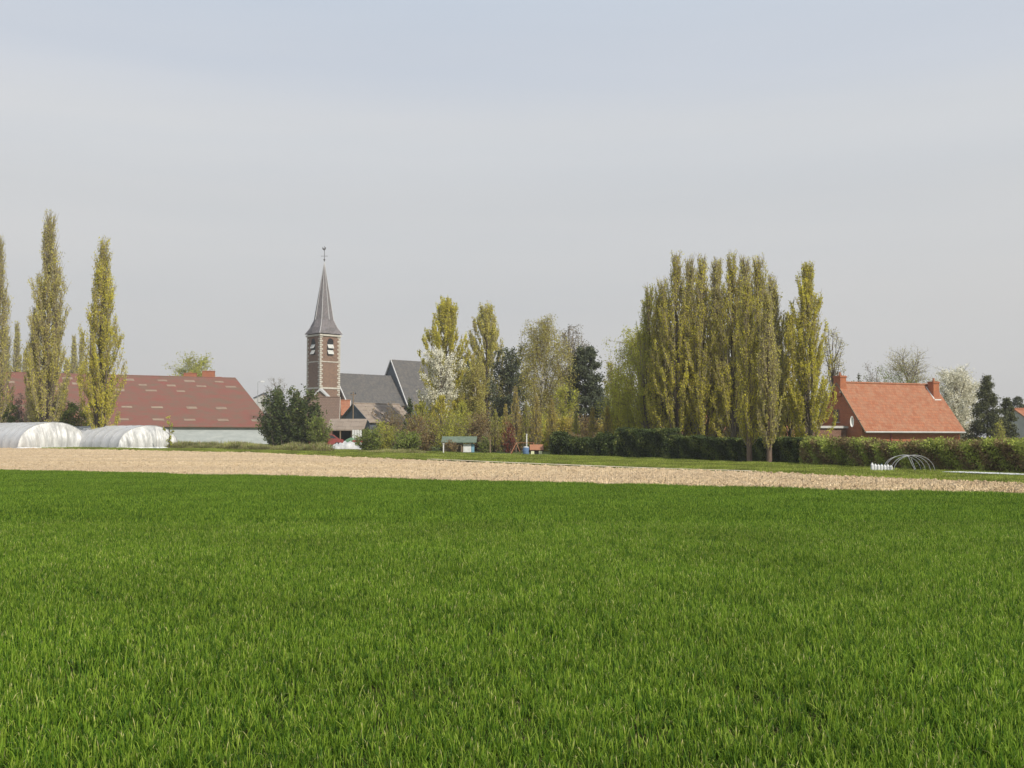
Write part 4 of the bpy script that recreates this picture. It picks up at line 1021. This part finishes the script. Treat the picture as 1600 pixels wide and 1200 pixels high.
# yellow-green upright willows
for i, (px, t, hw, Y, lb) in enumerate([(660, 630, 24, 108, 'yellow green upright willow, leftmost of the three below the blossom tree'), (690, 618, 26, 109, 'yellow green upright willow, middle of the three below the blossom tree'), (722, 628, 24, 107, 'yellow green upright willow, rightmost of the three beside the green roofed hut')]):
    poplar(px, t, hw, Y, lb, 'lime' if i != 1 else 'poplar', 9000, 40 + i, 8, .2, ls=.085, group='yellow green willows', name='willow', base_t=.0)
# middle poplars
poplar(697, 467, 27, 142, 'golden green poplar behind the white blossom tree', 'poplar', 38000, 50, 5, .1, ls=.135, fat=1.75, taper=3.4)
poplar(760, 477, 27, 143, 'paler poplar right of the blossom tree with rounded sides', 'poplar_old', 34000, 51, 5, .2, ls=.135, fat=1.7, taper=3.4)
broad('blossom_tree', 'tree', 'white blossoming tree in front of the church choir and poplar', 690, 546, 38, 134, 'blossom', 8500, 15, z0=.35, zc=.62, limbs=34, twigs=10, ls=.15, fill=.3, clump=.12)
conifer('pine', 'pine', 'dark pine just visible between the two middle poplars', 727, 553, 19, 150, 'pine', 7000, 2, .1, .6, .2, group='dark pines')
broad('birch', 'birch', 'slender birch with white trunk right of the willows', 743, 560, 22, 112, 'birch', 9000, 16, z0=.35, zc=.6, limbs=22, twigs=8, droop=.12, ls=.10, bark='birchbark', tr=.12, group='birches')
broad('pine', 'pine', 'bushy dark pine left of the tall central birch', 799, 543, 32, 125, 'pine', 15000, 17, z0=.15, zc=.55, limbs=50, twigs=14, ls=.15, fill=.45, clump=.13, flat=.7, group='dark pines')
broad('birch', 'birch', 'tall central birch with pale trunk and drooping spring twigs', 848, 497, 40, 112, 'birch', 24000, 18, z0=.3, zc=.62, limbs=48, twigs=11, droop=.10, ls=.095, bark='birchbark', tr=.15, fill=.3, group='birches')
broad('birch', 'birch', 'greyish drooping birch between the tall central birch and dark pine', 890, 506, 23, 126, 'baretwig', 9000, 19, z0=.35, zc=.75, limbs=30, twigs=9, droop=.12, ls=.10, bark='birchbark', group='birches')
conifer('pine', 'pine', 'broad dark pine left of the big poplar clump', 914, 542, 37, 114, 'pine', 30000, 3, .08, .48, .15, 24, .05, group='dark pines', ragged=.45)
broad('tree', 'tree', 'soft green tree behind the right side of the broad pine', 958, 564, 22, 135, 'birch', 4500, 20, z0=.2, zc=.6, ls=.13, group='background trees')
broad('tree', 'tree', 'yellow green small tree in front of the broad pine, beside the birch', 885, 600, 26, 104, 'lime', 4500, 21, z0=.2, zc=.6, ls=.10)
broad('birch', 'birch', 'light green birch with spotted white trunk, left flank of poplar clump', 998, 512, 44, 92, 'lime', 26000, 22, z0=.25, zc=.6, limbs=46, twigs=11, droop=.08, ls=.09, bark='birchbark', tr=.11, fill=.3, group='birches')
broad('birch', 'birch', 'yellow green low birch between broad pine and spotted birch trunk', 968, 560, 26, 96, 'lime', 13000, 23, z0=.1, zc=.5, limbs=30, twigs=10, droop=.06, ls=.09, bark='birchbark', tr=.08, group='birches')
# row of golden saplings
SAP = [(774, 640, 7, 'golden sapling right of the white hut'), (790, 632, 6, 'golden sapling rising above the left side of the red shrub'), (806, 604, 8, 'golden sapling, tallest of the row, just right of the red shrub'), (822, 628, 7, 'golden sapling directly behind the small white post'),
       (838, 618, 8, 'golden sapling behind the red roofed playhouse'), (862, 622, 8, 'golden sapling just right of the central birch trunk'), (900, 645, 7, 'golden sapling in front of the left side of the broad pine'),
       (926, 636, 8, 'golden sapling in front of the broad pine centre'), (949, 634, 9, 'golden sapling at the right edge of the broad pine'), (981, 640, 9, 'golden sapling left of the spotted birch trunk')]
for i, (px, t, hw, lb) in enumerate(SAP):
    poplar(px, t, hw, 97 if px < 870 else 93, lb, 'gold' if i % 3 else 'lime', 1900, 60 + i, 1, .2, ls=.075, group='golden saplings in a row', name='sapling')
broad('shrub', 'shrub', 'red leaved shrub left of the swing frame', 796, 660, 12, 95, 'red', 2400, 24, z0=.0, zc=.4, ls=.08)
broad('shrub', 'shrub', 'bare pinkish brown shrub right of the white hut', 766, 668, 16, 97, 'brown', 1600, 25, z0=.0, zc=.6, ls=.06, twigs=16, group='bare brown shrubs')
broad('shrub', 'shrub', 'bare greyish brown shrub behind the small white post', 832, 664, 14, 99, 'baretwig', 1300, 26, z0=.0, zc=.6, ls=.06, twigs=16, group='bare brown shrubs')
broad('shrub', 'shrub', 'dark green shrub between the white hut and the wooden post', 758, 684, 10, 94, 'green', 1600, 27, z0=.0, zc=.5, ls=.08)
broad('shrub', 'shrub', 'brown shrub growing above the dark uneven hedge end', 898, 677, 18, 87.5, 'brown', 2600, 28, z0=.0, zc=.6, ls=.07, group='bare brown shrubs')
broad('shrub', 'shrub', 'reddish brown shrub rising between two dark parts of the hedge', 934, 675, 16, 85.5, 'brown', 2600, 29, z0=.0, zc=.6, ls=.07, group='bare brown shrubs')
# background low wood line behind the centre so no gaps show
for i, (px, t, hw, m_, lb) in enumerate([(600, 648, 30, 'brown', 'brownish thicket behind the outbuilding roof'), (765, 600, 34, 'birch', 'pale thicket behind the slender birch'), (850, 600, 36, 'brown', 'brownish thicket behind the tall central birch'), (960, 610, 40, 'green', 'green thicket behind the yellow green low birch')]):
    broad('thicket', 'bush', lb, px, t, hw, 150, m_, 6000, 70 + i, z0=.0, zc=.5, limbs=40, ls=.17, clump=.2, group='thickets at the back')
for i, (px, t, hw, m_, lb) in enumerate([(655, 652, 26, 'brown', 'brown undergrowth at the foot of the leftmost willow'), (705, 648, 30, 'lime', 'yellow green undergrowth below the middle willow'), (750, 644, 24, 'brown', 'brown undergrowth at the foot of the slender birch'), (782, 652, 24, 'lime', 'yellow green undergrowth left of the red shrub'),
                                     (815, 648, 24, 'brown', 'brown undergrowth right of the red shrub'), (846, 645, 26, 'lime', 'yellow green undergrowth at the central birch trunk'), (880, 648, 26, 'gold', 'golden undergrowth at the left edge of the broad pine'), (915, 655, 26, 'brown', 'brown undergrowth below the broad pine'), (955, 648, 28, 'gold', 'golden undergrowth right of the broad pine'), (1000, 645, 26, 'lime', 'yellow green undergrowth at the foot of the spotted birch')]):
    broad('undergrowth', 'bush', lb, px, t, hw, 102, m_, 6000, 170 + i, z0=.0, zc=.5, limbs=40, ls=.10, clump=.2, group='undergrowth below the central trees')
# the big poplar clump
CL = [(1014, 447, 17, 86, 'poplar at the far left of the big clump, lower than the rest', 'lime'), (1034, 436, 15, 84, 'poplar second from the left in the big clump', 'poplar'), (1056, 396, 19, 82, 'first full height poplar from the left in the big clump', 'poplar'),
      (1078, 402, 15, 85, 'fourth poplar from the left in the big clump', 'poplar_old'), (1096, 400, 16, 81, 'golden topped fifth poplar from the left in the big clump', 'poplar'), (1120, 404, 16, 84, 'sixth poplar from the left in the big clump', 'poplar_old'),
      (1143, 396, 18, 80, 'central poplar of the right half of the big clump, pointed top', 'poplar'), (1164, 401, 15, 83, 'fourth poplar from the right in the big clump', 'poplar_old'), (1184, 401, 19, 79, 'third poplar from the right in the big clump, broad golden top', 'poplar'),
      (1206, 430, 16, 82, 'last poplar on the right side of the big clump', 'poplar_old')]
for i, (px, t, hw, Y, lb, mt) in enumerate(CL):
    poplar(px, t, hw, Y, lb, mt, 14500, 100 + i, 10, .75, ls=.088, fat=1.72, taper=3.2, group='poplars in the big clump')
poplar(1232, 490, 19, 84, 'low golden poplar filling the gap right of the big clump', 'poplar', 15000, 120, 5, .1, ls=.09, fat=1.6, taper=3)
poplar(1261, 411, 24, 80, 'separate tall poplar beside the orange roofed house', 'poplar', 22000, 121, 7, .55, ls=.09, fat=1.6, taper=2.5)
poplar(1168, 440, 15, 66.5, 'poplar with reddish trunk standing in front of the trimmed hedge, left one', 'poplar', 8500, 122, 3, .3, ls=.075, taper=3.2, bark='redbark', base_t=.05, group='two poplars before the hedge')
poplar(1199, 455, 14, 65.5, 'poplar with reddish trunk standing in front of the trimmed hedge, right one', 'poplar_old', 7500, 123, 3, .3, ls=.075, taper=3.2, bark='redbark', base_t=.05, group='two poplars before the hedge')
for i, (px, hw) in enumerate([(1070, 26), (1108, 26), (1146, 26), (1190, 30)]):
    broad('bush', 'bush', ['leftmost brown undergrowth bush between the clump poplars', 'brown undergrowth bush second from left between the clump poplars', 'brown undergrowth bush third from left between the clump poplars', 'rightmost brown undergrowth bush between the clump poplars'][i], px, 622 + 10 * (i % 2), hw, 87, 'lime' if i % 2 else 'brown', 9000, 80 + i, z0=.0, zc=.6, limbs=30, twigs=14, ls=.06, group='undergrowth between the clump poplars')
# right side trees
broad('tree', 'tree', 'thin spring tree behind the separate tall poplar', 1300, 514, 25, 120, 'birch', 2600, 30, z0=.3, zc=.6, limbs=26, twigs=10, ls=.10, nsub=1, group='background trees')
broad('tree', 'tree', 'small bare tree above the left part of the orange roof', 1366, 572, 22, 150, 'baretwig', 1500, 31, z0=.3, zc=.7, limbs=18, twigs=9, ls=.09, nsub=1, group='background trees')
broad('tree', 'tree', 'rounded bare tree above the middle of the orange roof', 1420, 552, 42, 150, 'birch', 9000, 32, z0=.3, zc=.65, limbs=36, twigs=12, ls=.09, nsub=2, group='background trees')
conifer('small_conifer', 'conifer', 'small green conifer tip above the orange roof ridge', 1342, 581, 9, 135, 'spruce', 2200, 5, ls=.12)
broad('bush', 'bush', 'dull green bush above the orange roof ridge under the bare trees', 1385, 578, 50, 140, 'green', 12000, 33, z0=.0, zc=.6, ls=.12)
broad('blossom_tree', 'tree', 'large white blossom tree at the right end of the orange roof', 1494, 574, 44, 118, 'blossom', 24000, 34, z0=.12, zc=.55, limbs=60, twigs=13, ls=.115, fill=.35, clump=.12)
conifer('spruce', 'spruce', 'dark spruce with spiky top right of the large blossom tree', 1541, 585, 27, 108, 'spruce', 26000, 6, .02, .8, .10, 22, .3, ragged=.5)
conifer('spruce', 'spruce', 'small dark conifer between spiky spruce and the right edge', 1573, 620, 14, 110, 'spruce', 12000, 7, .02, .5, .10, 18, .2)
conifer('spruce', 'spruce', 'dark conifer top cut by the right photo edge', 1590, 618, 17, 132, 'pine', 10000, 8, .02, .6, .12, 18, .2)
broad('bush', 'bush', 'yellow green bush at the foot of the spiky spruce', 1562, 652, 10, 105, 'lime', 1500, 35, z0=.0, zc=.5, ls=.08)

# ---------------------------------------------------------------- hedges
nz1 = np.random.default_rng(5).random(60)
hd = lambda lo, hi, n_, s0=0: (lambda u: lo + (hi - lo) * np.interp(u * n_, np.arange(60), np.roll(nz1, s0)))
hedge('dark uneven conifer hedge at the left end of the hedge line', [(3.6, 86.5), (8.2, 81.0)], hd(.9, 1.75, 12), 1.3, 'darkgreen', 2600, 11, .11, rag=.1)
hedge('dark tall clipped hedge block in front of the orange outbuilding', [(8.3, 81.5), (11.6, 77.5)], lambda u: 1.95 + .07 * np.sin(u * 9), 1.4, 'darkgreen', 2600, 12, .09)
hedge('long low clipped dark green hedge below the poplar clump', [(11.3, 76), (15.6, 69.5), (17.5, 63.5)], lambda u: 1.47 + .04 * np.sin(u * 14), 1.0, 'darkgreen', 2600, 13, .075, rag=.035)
hedge('brown and green mixed hedge running to the right edge below the house', [(17.5, 63.3), (20.2, 54.5), (23.0, 47.6), (29, 33)], lambda u: 1.33 + .07 * np.sin(u * 17) + .06 * np.sin(u * 41 + 1), 1.3, 'mixhedge', 3200, 14, .08, 'brown', rag=.10)

# ---------------------------------------------------------------- garden things
# hoop frame at right
def hoop_frame():
    Y = 50.8; a = P(1393, 738, Y); b = P(1461, 738, Y); W = b.x - a.x; cx = (a.x + b.x) / 2; g = gz(Y); H = P(1420, 711, Y).z - g
    root = empty('hoop_frame', (cx + .05, Y, g), .10); tag(root, 'low frame of bare metal hoops for a tunnel, beside white canisters', 'hoop frame')
    for i, y in enumerate((0, .45, 1.1, 1.5)):
        k = [1, .97, .99, .94][i]
        pts = [(-W / 2 * k * math.cos(t) + .04 * i, y, H * k * math.sin(t) ** .9) for t in np.linspace(0.0, math.pi, 17)]
        MB().path(pts, .0125, 6).build('hoop', M['pipe'], root)
    MB().path([(-.05, -.02, H * .99), (-.05, 1.52, H * .94)], .014, 5).build('ridge_bar', M['pipe'], root)
    for x0, y0, x1, z1 in ((.1, 0, -.15, .93), (.42, .6, .30, .78)): MB().tube((x0, y0, 0), (x1, y0 + .3, H * z1), .014, n=5).build('strut', M['pipe'], root)
hoop_frame()
LB = ['leftmost white canister in the row, taller than most', 'second white canister from the left in the row', 'third white canister from the left in the row', 'middle white canister in the row, blue white lid', 'fifth white canister from the left in the row', 'sixth white canister from the left in the row', 'last white canister of the row next to the hoop frame']
for i in range(7):
    Y = 51.4 + .05 * (i % 2); q = P(1363 + i * 4.9, 738, Y); hh = [.47, .42, .40, .41, .38, .39, .36][i]
    root = empty('canister', (q.x, Y, gz(Y)), random.uniform(-.2, .2)); tag(root, LB[i], 'canister', 'row of white canisters')
    MB().lathe([(.066, 0), (.07, .02), (.07, hh * .8), (.055, hh * .9), (.03, hh * .93), (.03, hh * .97)], n=12).build('body', M['whitepl'], root, smooth=False)
    MB().lathe([(.035, hh * .97), (.036, hh), (.01, hh + .01)], n=10).build('cap', M['cyan'] if i == 3 else M['white'], root)
# white mulch film strip at right
o = ribbon('mulch_film', [(19.4, 48.0), (20.5, 45.5), (22.6, 41.0), (24.5, 36)], 1.1, .17, M['whitepl'], .15)
tag(o, 'narrow strip of white plastic film on the grass at the right edge', 'plastic film'); md = o.modifiers.new('t', 'SOLIDIFY'); md.thickness = .02

# garden hut with green roof
def hut():
    Y = 97; a = P(692, 708, Y); b = P(742, 708, Y); g = gz(Y); W = b.x - a.x; root = empty('garden_hut', (a.x, Y, g)); tag(root, 'low garden hut with green felt roof, white wall panel and blue end', 'hut')
    z1, z0 = P(700, 683, Y).z - g, P(700, 692, Y).z - g
    MB().extrude([(-.15, -.3, z0), (-.15, 1.6, z1), (-.15, 1.6, z1 + .07), (-.15, -.3, z0 + .07)], (W + .3, 0, 0)).build('roof', M['felt'], root)
    MB().box((W * .3, 1.2, z0 / 2), (W * .6, .08, z0)).build('back_boards', M['wood'], root)
    MB().box((W * .76, .0, z0 * .45), (W * .24, .06, z0 * .86)).build('white_panel', M['white'], root)
    MB().box((W * .62, .02, z0 * .45), (W * .03, .05, z0 * .86)).build('door_post', M['wood'], root)
    MB().box((W * .935, .02, z0 * .45), (W * .095, .06, z0 * .88)).build('blue_panel', M['cyan'], root)
    for x in (.04, W * .3, W * .58): MB().box((x, -.05, z0 / 2), (.08, .08, z0)).build('post', M['wood'], root)
hut()
broad('shrub', 'shrub', 'low twiggy brown shrub hiding the left half of the garden hut', 704, 688, 13, 93.5, 'brown', 1800, 230, z0=.0, zc=.5, ls=.07, group='bare brown shrubs')
def playhouse():
    Y = 86.6; a = P(829, 712, Y); b = P(848, 712, Y); g = gz(Y); W = b.x - a.x; H = P(838, 695.5, Y).z - g; E = P(838, 703, Y).z - g
    root = empty('playhouse', (a.x, Y, g)); tag(root, 'tiny playhouse with orange red roof and cream panels', 'playhouse')
    MB().box((W / 2, .5, E / 2), (W, .9, E)).build('walls', M['dark'], root)
    m = MB(); m.extrude([(-.06, -.06, E - .02), (-.06, .5, H), (-.06, .5, H + .05), (-.06, -.06, E + .03)], (W + .12, 0, 0)); m.extrude([(-.06, 1.06, E - .02), (-.06, .5, H), (-.06, .5, H + .05), (-.06, 1.06, E + .03)], (W + .12, 0, 0)); m.build('roof', M['rust'], root)
    for x in (.17, .82): MB().box((W * x, .03, E * .46), (W * .27, .04, E * .74)).build('shutter', M['cream'], root)
playhouse()
def swing():
    Y = 87.5; g = gz(Y); a = P(797, 711, Y); root = empty('swing_frame', (a.x, Y, g)); tag(root, 'rusty orange A-frame garden swing left of the playhouse', 'swing'); H = P(805, 692, Y).z - g
    for x, y in ((0, -.5), (.9, -.5)): MB().tube((x, y, 0), (.5, .2, H), .026, n=6).build('leg', M['rust'], root)
    for y in (.9,): MB().tube((.1, y, 0), (.5, .2, H), .035, n=6).build('leg', M['rust'], root)
    MB().tube((.5, .2, H), (1.9, .5, H), .022, n=6).build('top_bar', M['rust'], root); MB().tube((1.9, .5, H), (2.1, .2, 0), .035, n=6).build('leg', M['rust'], root)
    s = MB().box((1.2, .35, .35), (.4, .18, .04)).build('seat', M['blue'], root)
    MB().tube((1.03, .35, .37), (1.05, .35, H), .012, n=4).tube((1.37, .35, .37), (1.35, .35, H), .012, n=4).build('rope', M['wood'], s)
swing()
Y = 86.8; a = P(822, 711, Y); root = empty('water_butt', (a.x, Y, gz(Y))); tag(root, 'blue barrel with pale lid between swing and playhouse', 'barrel')
MB().lathe([(.20, 0), (.25, .15), (.26, .35), (.24, .58), (.22, .62)], n=16).build('barrel', M['blue'], root); MB().lathe([(.23, .62), (.23, .66), (.05, .70)], n=16).build('lid', M['whitepl'], root)
for px, top, lb in ((823, 679, 'thin white post behind the blue barrel'), (766, 688, 'short weathered wooden post between hut and red shrub'), (693, 694, 'small white topped post in front of the green roofed hut')):
    Y = 90; a = P(px, top, Y); g = gz(Y); root = empty('post', (a.x, Y, g)); tag(root, lb, 'post'); H = a.z - g
    MB().box((0, 0, H / 2), (.09, .09, H)).build('shaft', M['white'] if px != 766 else M['wood'], root); MB().box((0, 0, H + .03), (.15, .15, .06)).build('cap', M['white'] if px != 766 else M['wood'], root)

# ---------------------------------------------------------------- thin spring haze over the whole plain
hz = MB().box((0, 1105, 25.5), (3010, 2820, 53)).build('haze', None); tag(hz, 'thin pale spring haze lying over the whole plain', 'haze', kind='stuff')
hm = bpy.data.materials.new('haze_air'); hm.use_nodes = True; hn = hm.node_tree.nodes; hn.clear()
ho = hn.new('ShaderNodeOutputMaterial'); hv = hn.new('ShaderNodeVolumePrincipled')
hv.inputs['Color'].default_value = (.95, .94, .92, 1); hv.inputs['Density'].default_value = 0.00042; hv.inputs['Anisotropy'].default_value = 0.2
hm.node_tree.links.new(hv.outputs[0], ho.inputs['Volume']); hz.data.materials.append(hm)
